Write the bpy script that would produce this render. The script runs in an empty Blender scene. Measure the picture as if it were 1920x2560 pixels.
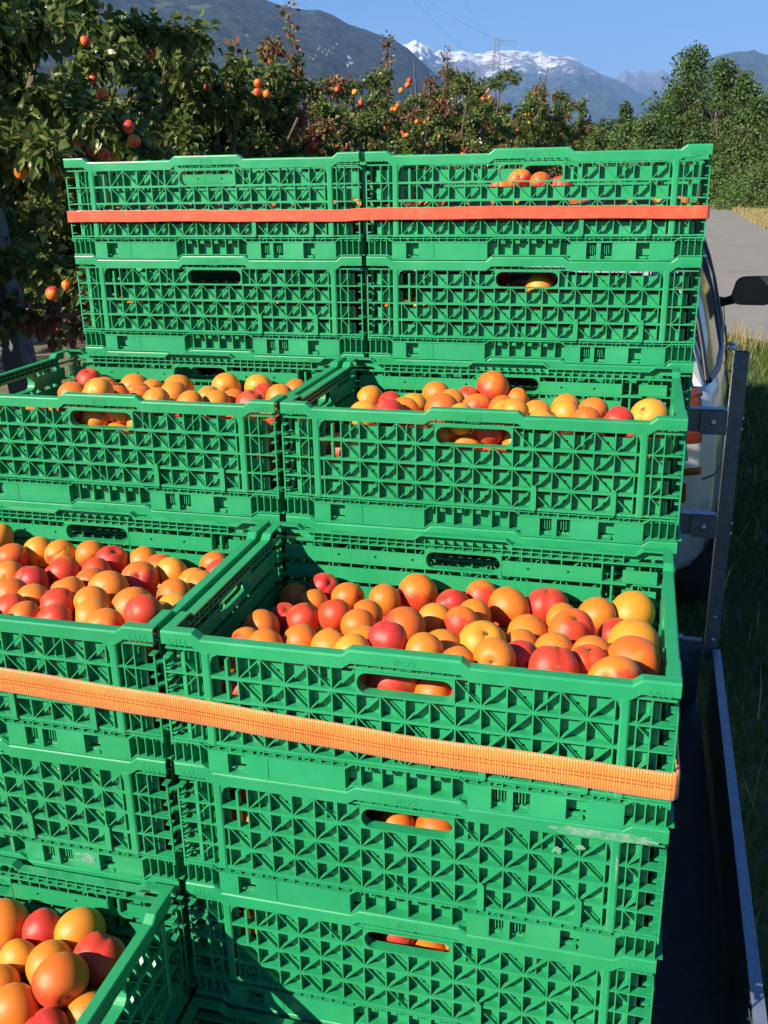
import bpy, bmesh, math, random
import numpy as np
from mathutils import Matrix, Vector

# ------------------------------------------------------------------ camera, sky, sun, exposure
SC = bpy.context.scene
COL = SC.collection
CAM = Vector((0.52553, -0.94758, 1.74746))
def cam_axes(yaw=-0.253303, pitch=0.333559, roll=-0.017383):
    cy, sy, cp, sp = math.cos(yaw), math.sin(yaw), math.cos(pitch), math.sin(pitch)
    f = Vector((sy*cp, cy*cp, -sp)); r = Vector((cy, -sy, 0)); u = r.cross(f)
    cr, sr = math.cos(roll), math.sin(roll)
    return r*cr + u*sr, u*cr - r*sr, f
_r, _u, _f = cam_axes()
cd = bpy.data.cameras.new('camera'); cam = bpy.data.objects.new('camera', cd); COL.objects.link(cam)
cam.matrix_world = Matrix(((_r.x, _u.x, -_f.x, CAM.x), (_r.y, _u.y, -_f.y, CAM.y), (_r.z, _u.z, -_f.z, CAM.z), (0, 0, 0, 1)))
cd.sensor_fit = 'VERTICAL'; cd.sensor_height = 36.0; cd.lens = 36.0*2433.69/2560
cd.clip_start = 0.05; cd.clip_end = 60000
SC.camera = cam

SUN_TRAVEL = Vector((0.62, 0.775, -0.60)).normalized()
SUN_EL = math.asin(-SUN_TRAVEL.z)
W = bpy.data.worlds.new("World"); SC.world = W; W.use_nodes = True
nt = W.node_tree; nt.nodes.clear()
sky = nt.nodes.new('ShaderNodeTexSky'); sky.sky_type = 'NISHITA'; sky.sun_disc = False
sky.sun_elevation = SUN_EL
sky.sun_rotation = math.atan2(-SUN_TRAVEL.x, -SUN_TRAVEL.y)     # azimuth of the sun measured from +Y towards +X
sky.altitude = 500; sky.air_density = 1.0; sky.dust_density = 0.0; sky.ozone_density = 6.0
bg = nt.nodes.new('ShaderNodeBackground'); bg.inputs['Strength'].default_value = 0.050
wo = nt.nodes.new('ShaderNodeOutputWorld')
hs = nt.nodes.new('ShaderNodeHueSaturation'); hs.inputs['Saturation'].default_value = 1.22; nt.links.new(sky.outputs[0], hs.inputs['Color']); nt.links.new(hs.outputs[0], bg.inputs[0]); nt.links.new(bg.outputs[0], wo.inputs[0])
sd = bpy.data.lights.new('sun', 'SUN'); sd.energy = 5.0; sd.angle = math.radians(0.5); sd.color = (1.0, 0.90, 0.75)
sun = bpy.data.objects.new('sun', sd); COL.objects.link(sun)
sun.rotation_euler = SUN_TRAVEL.to_track_quat('-Z', 'Y').to_euler(); sun.location = (-4, -5, 6)
SC.view_settings.view_transform = 'Standard'; SC.view_settings.look = 'None'
SC.view_settings.exposure = 1.38; SC.view_settings.gamma = 1.0; SC.view_settings.use_curve_mapping = False
try:
    SC.cycles.max_bounces = 6; SC.cycles.diffuse_bounces = 2; SC.cycles.glossy_bounces = 3
    SC.cycles.transmission_bounces = 3; SC.cycles.volume_bounces = 0; SC.cycles.transparent_max_bounces = 6
except Exception: pass

# ------------------------------------------------------------------ helpers
RNG = np.random.default_rng(11); random.seed(4)
def link(o, parent=None):
    COL.objects.link(o)
    if parent: o.parent = parent
    return o
def tag(o, label=None, cat=None, group=None, kind=None):
    if label: o['label'] = label
    if cat: o['category'] = cat
    if group: o['group'] = group
    if kind: o['kind'] = kind
    return o
def thing(name, label, cat, loc=(0, 0, 0), rz=0, group=None):
    o = bpy.data.objects.new(name, None); COL.objects.link(o); o.location = loc; o.rotation_euler = (0, 0, rz)
    o.empty_display_size = 0.1
    return tag(o, label, cat, group)
def mobj(name, mesh, parent=None, mat=None):
    o = bpy.data.objects.new(name, mesh)
    if mat is not None and len(mesh.materials) == 0: mesh.materials.append(mat)
    return link(o, parent)
class MB:
    """collects simple solids into one mesh"""
    def __init__(s): s.v = []; s.f = []; s.m = []; s.sm = []
    def add(s, vs, fs, m=0, smooth=False):
        b = len(s.v); s.v += [tuple(v) for v in vs]
        for f in fs: s.f.append(tuple(b+i for i in f)); s.m.append(m); s.sm.append(smooth)
    def box(s, x0, x1, y0, y1, z0, z1, m=0):
        s.add([(x0,y0,z0),(x1,y0,z0),(x1,y1,z0),(x0,y1,z0),(x0,y0,z1),(x1,y0,z1),(x1,y1,z1),(x0,y1,z1)],
              [(0,3,2,1),(4,5,6,7),(0,1,5,4),(1,2,6,5),(2,3,7,6),(3,0,4,7)], m)
    def bar(s, p, q, t, y0, y1, m=0):
        """rib from p to q in the xz plane, thickness t, depth y0..y1"""
        dx, dz = q[0]-p[0], q[1]-p[1]; L = math.hypot(dx, dz); nx, nz = -dz/L*t/2, dx/L*t/2
        a = [(p[0]+nx, p[1]+nz), (p[0]-nx, p[1]-nz), (q[0]-nx, q[1]-nz), (q[0]+nx, q[1]+nz)]
        s.add([(x, y0, z) for x, z in a] + [(x, y1, z) for x, z in a],
              [(0,1,2,3),(7,6,5,4),(0,4,5,1),(1,5,6,2),(2,6,7,3),(3,7,4,0)], m)
    def poly(s, pts, y0, y1, m=0):
        """convex-ish polygon (x,z) extruded along y"""
        n = len(pts)
        s.add([(x, y0, z) for x, z in pts] + [(x, y1, z) for x, z in pts],
              [tuple(range(n)), tuple(range(2*n-1, n-1, -1))] + [(i, i+n, (i+1) % n+n, (i+1) % n) for i in range(n)], m)
    def tube(s, pts, radii, n=8, m=0, cap=True):
        pts = [Vector(p) for p in pts]; rings = []
        if not hasattr(radii, '__len__'): radii = [radii]*len(pts)
        up = Vector((0.13, 0.31, 0.94)); vs = []
        for i, p in enumerate(pts):
            t = (pts[min(i+1, len(pts)-1)] - pts[max(i-1, 0)]).normalized()
            a = t.cross(up)
            if a.length < 1e-3: a = t.cross(Vector((1, 0, 0)))
            a.normalize(); b = t.cross(a)
            for k in range(n):
                th = 2*math.pi*k/n; vs.append(p + (a*math.cos(th) + b*math.sin(th))*radii[i])
        fs = []
        for i in range(len(pts)-1):
            for k in range(n): fs.append((i*n+k, i*n+(k+1) % n, (i+1)*n+(k+1) % n, (i+1)*n+k))
        s.add(vs, fs, m, True)
        if cap: s.add(vs[:n], [tuple(range(n-1, -1, -1))], m); s.add(vs[-n:], [tuple(range(n))], m)
    def sweep(s, xs, cf, prof, m=0, smooth=False):
        """closed profile (y,z) swept along x, lifted by cf(x)"""
        n = len(prof); vs = []; fs = []
        for x in xs:
            c = cf(x)
            for (y, z) in prof: vs.append((x, y, z+c))
        for i in range(len(xs)-1):
            for k in range(n): fs.append((i*n+k, i*n+(k+1) % n, (i+1)*n+(k+1) % n, (i+1)*n+k))
        fs.append(tuple(range(n-1, -1, -1))); fs.append(tuple((len(xs)-1)*n+k for k in range(n)))
        s.add(vs, fs, m, smooth)
    def mesh(s, name, mats, fix=True):
        me = bpy.data.meshes.new(name); me.from_pydata(s.v, [], s.f)
        me.polygons.foreach_set('material_index', s.m); me.polygons.foreach_set('use_smooth', s.sm)
        for mt in (mats if isinstance(mats, (list, tuple)) else [mats]): me.materials.append(mt)
        if fix:
            bm = bmesh.new(); bm.from_mesh(me); bmesh.ops.recalc_face_normals(bm, faces=bm.faces); bm.to_mesh(me); bm.free()
        me.update(); return me
def bev(me, w, seg=2):
    bm = bmesh.new(); bm.from_mesh(me)
    bmesh.ops.bevel(bm, geom=bm.edges[:], offset=w, segments=seg, affect='EDGES', profile=0.6)
    for f in bm.faces: f.smooth = False
    bm.to_mesh(me); bm.free(); return me
def fast_mesh(name, V, F, mats, mi=None, smooth=False):
    """V (n,3) array, F (m,k) array of equal sized faces"""
    me = bpy.data.meshes.new(name); V = np.asarray(V, np.float32); F = np.asarray(F, np.int32)
    me.vertices.add(len(V)); me.vertices.foreach_set('co', V.ravel())
    k = F.shape[1]; me.loops.add(F.size); me.loops.foreach_set('vertex_index', F.ravel())
    me.polygons.add(len(F)); me.polygons.foreach_set('loop_start', np.arange(0, F.size, k, dtype=np.int32))
    me.polygons.foreach_set('loop_total', np.full(len(F), k, np.int32))
    if mi is not None: me.polygons.foreach_set('material_index', np.asarray(mi, np.int32))
    me.polygons.foreach_set('use_smooth', np.full(len(F), smooth, bool))
    for mt in (mats if isinstance(mats, (list, tuple)) else [mats]): me.materials.append(mt)
    me.update(calc_edges=True); me.validate(); return me

# ------------------------------------------------------------------ materials
def mat(name, color=(.5,.5,.5), rough=.5, metal=0., spec=.5, coat=0., coat_rough=.1):
    m = bpy.data.materials.new(name); m.use_nodes = True
    b = m.node_tree.nodes['Principled BSDF']
    b.inputs['Base Color'].default_value = (*color, 1); b.inputs['Roughness'].default_value = rough
    b.inputs['Metallic'].default_value = metal; b.inputs['Specular IOR Level'].default_value = spec
    b.inputs['Coat Weight'].default_value = coat; b.inputs['Coat Roughness'].default_value = coat_rough
    return m
def N(m, t): return m.node_tree.nodes.new(t)
def LK(m, a, b): m.node_tree.links.new(a, b)
def B(m): return m.node_tree.nodes['Principled BSDF']
def noise(m, scale, detail=4, rough=.55, coord='Object', vec=None):
    n = N(m, 'ShaderNodeTexNoise'); n.inputs['Scale'].default_value = scale; n.inputs['Detail'].default_value = detail
    n.inputs['Roughness'].default_value = rough
    if vec is None:
        tc = N(m, 'ShaderNodeTexCoord'); LK(m, tc.outputs[coord], n.inputs['Vector'])
    else: LK(m, vec, n.inputs['Vector'])
    return n
def ramp(m, fac, stops, interp='LINEAR'):
    r = N(m, 'ShaderNodeValToRGB'); r.color_ramp.interpolation = interp
    e = r.color_ramp.elements
    while len(e) < len(stops): e.new(0.5)
    for i, (p, c) in enumerate(stops): e[i].position = p; e[i].color = (*c, 1) if len(c) == 3 else c
    LK(m, fac, r.inputs[0]); return r
def mix(m, fac, a, b, mode='MIX'):
    x = N(m, 'ShaderNodeMix'); x.data_type = 'RGBA'; x.blend_type = mode
    for s, v in ((x.inputs[0], fac), (x.inputs[6], a), (x.inputs[7], b)):
        if isinstance(v, (int, float)): s.default_value = v
        elif isinstance(v, tuple): s.default_value = (*v, 1)
        else: LK(m, v, s)
    return x
def math_(m, op, a, b=None, c=None):
    x = N(m, 'ShaderNodeMath'); x.operation = op
    for i, v in enumerate((a, b, c)):
        if v is None: continue
        if isinstance(v, (int, float)): x.inputs[i].default_value = v
        else: LK(m, v, x.inputs[i])
    return x
def bump(m, h, strength=.3, dist=.001):
    b = N(m, 'ShaderNodeBump'); b.inputs['Strength'].default_value = strength; b.inputs['Distance'].default_value = dist
    LK(m, h, b.inputs['Height']); LK(m, b.outputs[0], B(m).inputs['Normal']); return b

# crate plastic
M_CR = mat('green_crate_plastic', (.018,.40,.14), .36, spec=.5)
_n = noise(M_CR, 9, 5, .6); _o = N(M_CR, 'ShaderNodeObjectInfo')
_a = ramp(M_CR, _n.outputs[0], [(.3,(.014,.245,.090)), (.55,(.018,.280,.107)), (.8,(.027,.320,.128))])
_h = N(M_CR, 'ShaderNodeHueSaturation'); LK(M_CR, _a.outputs[0], _h.inputs['Color'])
LK(M_CR, math_(M_CR, 'MULTIPLY_ADD', _o.outputs['Random'], .13, .905).outputs[0], _h.inputs['Value'])
_n2 = noise(M_CR, 130, 3, .7)                       # fine pale scuffs
_s = ramp(M_CR, _n2.outputs[0], [(.66,(0,0,0)), (.76,(1,1,1))]); _n3 = noise(M_CR, 14, 3)
_s3 = ramp(M_CR, _n3.outputs[0], [(.42,(0,0,0)), (.66,(.6,.6,.6))])
_sc = math_(M_CR, 'MULTIPLY', _s.outputs[0], _s3.outputs[0])
_c = mix(M_CR, _sc.outputs[0], _h.outputs[0], (.18,.40,.26)); 
_n5 = noise(M_CR, 3.3, 5, .7); _dirt = ramp(M_CR, _n5.outputs[0], [(.56,(0,0,0)), (.76,(.32,.32,.32))])
_c2 = mix(M_CR, _dirt.outputs[0], _c.outputs[2], (.10,.17,.07))
LK(M_CR, _c2.outputs[2], B(M_CR).inputs['Base Color'])
_rr = ramp(M_CR, _n.outputs[0], [(.3,(.30,)*3), (.7,(.48,)*3)]); LK(M_CR, _rr.outputs[0], B(M_CR).inputs['Roughness'])
_n4 = noise(M_CR, 55, 3); bump(M_CR, _n4.outputs[0], .25, .0012)
B(M_CR).inputs['Subsurface Weight'].default_value = 0.0

def apricot_mat(name, attr=False):
    m = mat(name, (.8,.3,.05), .38, spec=.45)
    if attr:
        a = N(m, 'ShaderNodeAttribute'); a.attribute_name = 'kindrnd'; sep = N(m, 'ShaderNodeSeparateColor'); LK(m, a.outputs['Color'], sep.inputs[0])
        cls, rnd, shade = sep.outputs[0], sep.outputs[1], sep.outputs[2]
        b = N(m, 'ShaderNodeAttribute'); b.attribute_name = 'local'; vec = b.outputs['Vector']
    else:
        o = N(m, 'ShaderNodeObjectInfo'); sep = N(m, 'ShaderNodeSeparateColor'); LK(m, o.outputs['Color'], sep.inputs[0])
        cls, rnd = sep.outputs[0], o.outputs['Random']
        tc = N(m, 'ShaderNodeTexCoord'); vec = tc.outputs['Object']
    off = N(m, 'ShaderNodeVectorMath'); off.operation = 'ADD'; LK(m, vec, off.inputs[0])
    cmb = N(m, 'ShaderNodeCombineXYZ'); LK(m, math_(m, 'MULTIPLY', rnd, 37).outputs[0], cmb.inputs[0]); LK(m, math_(m, 'MULTIPLY', rnd, 11).outputs[0], cmb.inputs[1]); LK(m, cmb.outputs[0], off.inputs[1])
    n1 = noise(m, .9, 3, .5, vec=off.outputs[0]); n2 = noise(m, 5, 4, .6, vec=off.outputs[0]); n3 = noise(m, 60, 2, .7, vec=off.outputs[0])
    sp = N(m, 'ShaderNodeSeparateXYZ'); LK(m, vec, sp.inputs[0])
    # blush: one cheek (local +X) plus noise, cover set by the class
    g = math_(m, 'MULTIPLY_ADD', sp.outputs[0], .68, .30)
    g = math_(m, 'ADD', g.outputs[0], math_(m, 'MULTIPLY_ADD', n1.outputs[0], 1.1, -.55).outputs[0])
    g = math_(m, 'ADD', g.outputs[0], math_(m, 'MULTIPLY_ADD', n2.outputs[0], .45, -.22).outputs[0])
    g = math_(m, 'ADD', g.outputs[0], math_(m, 'MULTIPLY_ADD', cls, 1.15, -.55).outputs[0])
    bl = ramp(m, g.outputs[0], [(.30,(0,0,0)), (.74,(1,1,1))]); bl.color_ramp.interpolation = 'EASE'
    basec = ramp(m, math_(m, 'MULTIPLY_ADD', cls, .75, math_(m, 'MULTIPLY', rnd, .3).outputs[0]).outputs[0],
                 [(.0,(.66,.305,.024)), (.35,(.65,.190,.015)), (.75,(.63,.125,.012)), (1.,(.58,.090,.012))])
    redc = ramp(m, rnd, [(0,(.52,.034,.018)), (.5,(.57,.055,.015)), (1,(.47,.026,.022))])
    c = mix(m, bl.outputs[0], basec.outputs[0], redc.outputs[0])
    grn = ramp(m, n1.outputs[0], [(.24,(.35,.35,.35)), (.34,(0,0,0))]); c = mix(m, grn.outputs[0], c.outputs[2], (.42,.38,.06))
    fr = ramp(m, n3.outputs[0], [(.62,(0,0,0)), (.72,(.7,.7,.7))]); pz = ramp(m, n2.outputs[0], [(.52,(0,0,0)), (.62,(1,1,1))])
    c = mix(m, math_(m, 'MULTIPLY', fr.outputs[0], pz.outputs[0]).outputs[0], c.outputs[2], (.24,.06,.02))
    rad_ = math_(m, 'SQRT', math_(m, 'ADD', math_(m, 'POWER', sp.outputs[0], 2).outputs[0], math_(m, 'POWER', sp.outputs[1], 2).outputs[0]).outputs[0])
    pit = ramp(m, rad_.outputs[0], [(.06,(1,1,1)), (.15,(0,0,0))]); up_ = math_(m, 'GREATER_THAN', sp.outputs[2], .3)
    c = mix(m, math_(m, 'MULTIPLY', pit.outputs[0], up_.outputs[0]).outputs[0], c.outputs[2], (.10,.05,.02))
    LK(m, c.outputs[2], B(m).inputs['Base Color'])
    r = ramp(m, n2.outputs[0], [(.3,(.36,)*3), (.7,(.54,)*3)]); LK(m, r.outputs[0], B(m).inputs['Roughness'])
    B(m).inputs['Sheen Weight'].default_value = .10; B(m).inputs['Sheen Roughness'].default_value = .4; B(m).inputs['Sheen Tint'].default_value = (1,.8,.6,1)
    bump(m, n3.outputs[0], .12, .02)
    return m
M_AP = apricot_mat('apricot_skin'); M_APS = apricot_mat('apricot_skin_heap', True)
M_STEM = mat('apricot_stem', (.16,.085,.03), .8)

def leaf_mat(name, stops, trans=.35, rough=.45):
    m = mat(name, stops[0][1], rough, spec=.35)
    g = N(m, 'ShaderNodeNewGeometry'); o = N(m, 'ShaderNodeObjectInfo')
    r = ramp(m, math_(m, 'FRACT', math_(m, 'ADD', g.outputs['Random Per Island'], math_(m, 'MULTIPLY', o.outputs['Random'], 7.3).outputs[0]).outputs[0]).outputs[0], stops)
    LK(m, r.outputs[0], B(m).inputs['Base Color'])
    t = N(m, 'ShaderNodeBsdfTranslucent'); h = N(m, 'ShaderNodeHueSaturation'); LK(m, r.outputs[0], h.inputs['Color']); h.inputs['Value'].default_value = 1.6; h.inputs['Hue'].default_value = .485
    LK(m, h.outputs[0], t.inputs[0]); mx = N(m, 'ShaderNodeMixShader'); mx.inputs[0].default_value = trans
    out = m.node_tree.nodes['Material Output']; LK(m, B(m).outputs[0], mx.inputs[1]); LK(m, t.outputs[0], mx.inputs[2]); LK(m, mx.outputs[0], out.inputs['Surface'])
    return m
M_LEAF = leaf_mat('apricot_leaf', [(0,(.038,.074,.015)), (.4,(.074,.120,.026)), (.8,(.15,.19,.048)), (1,(.24,.26,.09))], .40, .36)
M_RED = leaf_mat('young_red_leaf', [(0,(.15,.055,.035)), (.5,(.24,.11,.06)), (1,(.18,.15,.06))], .3, .5)
M_BUSH = leaf_mat('hedge_leaf', [(0,(.034,.070,.014)), (.5,(.052,.096,.019)), (1,(.105,.16,.035))], .25, .55)
M_PALE = leaf_mat('willow_leaf', [(0,(.044,.086,.020)), (.5,(.075,.128,.030)), (1,(.115,.17,.045))], .25, .55)
M_FAR = leaf_mat('far_wood_leaf', [(0,(.030,.055,.018)), (1,(.065,.11,.03))], .2, .6)
M_BARK = mat('bark', (.07,.05,.035), .9); _n = noise(M_BARK, 22, 5, .7); _q = ramp(M_BARK, _n.outputs[0], [(.3,(.035,.025,.018)), (.7,(.13,.10,.075))]); LK(M_BARK, _q.outputs[0], B(M_BARK).inputs['Base Color']); bump(M_BARK, _n.outputs[0], .8, .01)
M_GRASS = leaf_mat('grass_blade', [(0,(.040,.085,.012)), (.7,(.070,.125,.018)), (.93,(.10,.13,.03)), (1,(.22,.20,.08))], .3, .6)
M_DRY = leaf_mat('dry_grass_blade', [(0,(.30,.24,.10)), (.6,(.42,.34,.15)), (1,(.16,.17,.05))], .3, .7)
M_STRAPU = mat('upper_strap_fabric', (.62,.060,.022), .38, spec=.5)
M_STRAPU.node_tree.nodes['Principled BSDF'].inputs['Coat Weight'].default_value = .25
_n = noise(M_STRAPU, 30, 5, .7); _q = ramp(M_STRAPU, _n.outputs[0], [(.3,(.46,.065,.028)), (.55,(.54,.090,.040)), (.8,(.62,.14,.08))]); LK(M_STRAPU, _q.outputs[0], B(M_STRAPU).inputs['Base Color'])
M_STRAPL = mat('webbing_orange', (.85,.24,.03), .42, spec=.8)
_n = noise(M_STRAPL, 12, 5, .7); _q = ramp(M_STRAPL, _n.outputs[0], [(.3,(.62,.15,.018)), (.5,(.66,.20,.030)), (.75,(.68,.25,.055))]); LK(M_STRAPL, _q.outputs[0], B(M_STRAPL).inputs['Base Color'])
B(M_STRAPL).inputs['Sheen Weight'].default_value = .3
M_STITCH = mat('dark_thread', (.22,.05,.015), .8)
M_STEEL = mat('galvanised_steel', (.12,.135,.16), .42, metal=.35); _n = noise(M_STEEL, 35, 4); _q = ramp(M_STEEL, _n.outputs[0], [(.3,(.10,.115,.14)), (.7,(.16,.175,.20))]); LK(M_STEEL, _q.outputs[0], B(M_STEEL).inputs['Base Color']); bump(M_STEEL, _n.outputs[0], .15, .001)
M_SKYEDGE = mat('sky_blue_edge', (.3,.34,.45), .40, metal=.5); _n = noise(M_SKYEDGE, 60, 3); _q = ramp(M_SKYEDGE, _n.outputs[0], [(.3,(.20,.24,.33)), (.7,(.26,.30,.40))]); LK(M_SKYEDGE, _q.outputs[0], B(M_SKYEDGE).inputs['Base Color'])  # metal edges; the blue sky reflected on their tops is put into the colour
M_BOLT = mat('zinc_bolt', (.6,.6,.6), .3, metal=.9)
M_BED = mat('dark_plywood_bed', (.03,.025,.022), .6); _n = noise(M_BED, 60, 4); _q = ramp(M_BED, _n.outputs[0], [(.3,(.020,.018,.016)), (.7,(.045,.038,.032))]); LK(M_BED, _q.outputs[0], B(M_BED).inputs['Base Color'])
M_RUB = mat('tyre_rubber', (.02,.02,.02), .8)
# ------------------------------------------------------------------ ground, road, mountains
def flat(name, pts, z, m, kind='structure'):
    me = bpy.data.meshes.new(name); me.from_pydata([(x, y, z) for x, y in pts], [], [tuple(range(len(pts)))]); me.materials.append(m)
    o = mobj(name, me); o['kind'] = kind; return o
M_GROUND = mat('field_ground', (.09,.08,.05), .95)
_n = noise(M_GROUND, .35, 6, .6); _n2 = noise(M_GROUND, 9, 6, .7)
_q = ramp(M_GROUND, _n2.outputs[0], [(.3,(.035,.045,.015)), (.5,(.055,.080,.022)), (.72,(.095,.100,.038))])
_q2 = ramp(M_GROUND, _n2.outputs[0], [(.3,(.07,.055,.03)), (.7,(.26,.20,.12))])
_s = N(M_GROUND, 'ShaderNodeSeparateXYZ'); _t = N(M_GROUND, 'ShaderNodeTexCoord'); LK(M_GROUND, _t.outputs['Object'], _s.inputs[0])
_w = math_(M_GROUND, 'MULTIPLY_ADD', _s.outputs[0], -1.0, -.6); _w2 = math_(M_GROUND, 'ADD', _w.outputs[0], math_(M_GROUND, 'MULTIPLY_ADD', _n.outputs[0], 1.6, -.8).outputs[0])
_w3 = ramp(M_GROUND, _w2.outputs[0], [(.1,(0,0,0)), (.8,(.8,.8,.8))])
_c = mix(M_GROUND, _w3.outputs[0], _q.outputs[0], _q2.outputs[0]); LK(M_GROUND, _c.outputs[2], B(M_GROUND).inputs['Base Color']); bump(M_GROUND, _n2.outputs[0], .9, .03)
R_ = 21000
flat('ground', [(R_*math.cos(a), R_*math.sin(a)) for a in np.linspace(0, 2*math.pi, 65)[:-1]], 0, M_GROUND)
M_ROAD = mat('asphalt', (.20,.19,.175), .85)
_n = noise(M_ROAD, 1.2, 6, .65); _n2 = noise(M_ROAD, 140, 3, .7)
_q = ramp(M_ROAD, _n.outputs[0], [(.3,(.195,.182,.15)), (.7,(.26,.243,.205))]); _q2 = ramp(M_ROAD, _n2.outputs[0], [(.3,(.55,)*3), (.7,(1.25,)*3)])
_c = mix(M_ROAD, .8, _q.outputs[0], _q2.outputs[0], 'MULTIPLY')
_nd = noise(M_ROAD, 5, 6, .75); _dq = ramp(M_ROAD, _nd.outputs[0], [(.60,(0,0,0)), (.68,(.5,.5,.5))]); _c = mix(M_ROAD, _dq.outputs[0], _c.outputs[2], (.13,.115,.085))
LK(M_ROAD, _c.outputs[2], B(M_ROAD).inputs['Base Color']); bump(M_ROAD, _n2.outputs[0], .6, .006)
def catmull(P, n=8):
    P = [P[0]] + P + [P[-1]]; out = []
    for i in range(1, len(P)-2):
        for k in range(n):
            t = k/n; a, b, c, d = [np.array(P[i+j], float) for j in (-1, 0, 1, 2)]
            out.append(tuple(.5*((2*b)+(-a+c)*t+(2*a-5*b+4*c-d)*t*t+(-a+3*b-3*c+d)*t**3)))
    out.append(tuple(P[-2])); return out
RL = catmull([(16,6.4),(9,7.6),(5,8.9),(3,9.6),(1.9,10.0),(1.35,11.2),(1.1,14),(1.3,25),(1.9,45),(2.4,70),(3,115)])
RR = catmull([(18,10.6),(11,12),(8,14.0),(6.2,17),(5.0,21.5),(4.5,26),(4.2,32),(4.4,45),(4.95,67),(5.3,88),(5.7,115)])
_rng = random.Random(3)
RLj = [(x+_rng.uniform(-.05,.05), y+_rng.uniform(-.05,.05)) for x, y in RL]; RRj = [(x+_rng.uniform(-.05,.05), y) for x, y in RR]
V = []; F = []
for i in range(len(RL)): V += [(*RLj[i], .012), (*RRj[i], .012)]
for i in range(len(RL)-1): F.append((2*i, 2*i+1, 2*i+3, 2*i+2))
me = bpy.data.meshes.new('road'); me.from_pydata(V, [], F); me.materials.append(M_ROAD); o = mobj('road', me); o['kind'] = 'structure'

_P = np.random.default_rng(77).random((256, 256))
def vnoise(x, y):
    xi = np.floor(x).astype(int); yi = np.floor(y).astype(int); fx = x-xi; fy = y-yi; fx = fx*fx*(3-2*fx); fy = fy*fy*(3-2*fy)
    g = lambda a, b: _P[a % 256, b % 256]
    return (g(xi,yi)*(1-fx)+g(xi+1,yi)*fx)*(1-fy) + (g(xi,yi+1)*(1-fx)+g(xi+1,yi+1)*fx)*fy
def ridged(x, y, oct=6, p=.5):
    s = 0; a = 1; t = 0
    for k in range(oct): s = s + a*(1-np.abs(2*vnoise(x*2**k+13.7*k, y*2**k+5.1*k)-1)); t += a; a *= p
    return s/t
def fbm(x, y, oct=5):
    s = 0; a = 1; t = 0
    for k in range(oct): s = s + a*vnoise(x*2**k+3.3*k, y*2**k+8.8*k); t += a; a *= .5
    return s/t
def pix_dir(px, py):
    d = _f + _r*((px-960)/2433.69) - _u*((py-1280)/2433.69)
    return d
def azel(px, py):
    d = pix_dir(px, py); return math.atan2(d.x, d.y), math.atan2(d.z, math.hypot(d.x, d.y))
def mountain(name, ridge, dist, foot, m, namp, nscale, na=420, nr=90, back=1.35, jag=.0, rib=1.0):
    """ridge: skyline as (px,py) of the photograph turned into bearings and slopes at the mountain's own distance"""
    A = sorted(azel(px, py) for px, py in ridge); az = np.linspace(A[0][0], A[-1][0], na)
    el = np.interp(az, [a for a, _ in A], [e for _, e in A])
    t = np.concatenate([np.linspace(0, 1, nr), 1+np.linspace(0, 1, 16)[1:]*(back-1)/.35*.5])
    T, AZ = np.meshgrid(t, az); H = np.tan(el)*dist + CAM.z; Hh = np.repeat(H[:, None], len(t), 1)
    r = foot + (dist-foot)*T; X = np.sin(AZ)*r; Y = np.cos(AZ)*r
    up = np.clip(T, 0, 1)**1.15; down = np.clip(1-(T-1)*1.2, 0, 1); base = np.where(T <= 1, up, down)*Hh
    env = np.clip(T, 0, 1)*(1-np.clip(T, 0, 1)**5)
    # gullies that run down slope: stretched noise across the bearing
    arc = AZ*dist
    nz = ridged(arc/nscale*rib, r/nscale*.45, 6) - .55 + .6*(fbm(arc/nscale*3, r/nscale*3)-.5)
    Z = base + nz*namp*env*np.clip(Hh/Hh.max(), .25, 1)
    if jag: Z += (ridged(arc/nscale*4, r/nscale*2, 5)-.62)*jag*np.clip(T, 0, 1)**3*np.clip(1.6-T, 0, 1)
    Z = np.where(T <= 0.001, -.5, Z)+CAM.z*0
    V = np.stack([X+CAM.x, Y+CAM.y, Z], -1).reshape(-1, 3); n = len(t)
    i = np.arange(na-1)[:, None]*n + np.arange(n-1)[None]; F = np.stack([i, i+1, i+1+n, i+n], -1).reshape(-1, 4)[:, ::-1]
    me = fast_mesh(name, V, F, m, smooth=True); o = mobj(name, me); o['kind'] = 'structure'; return o
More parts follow.
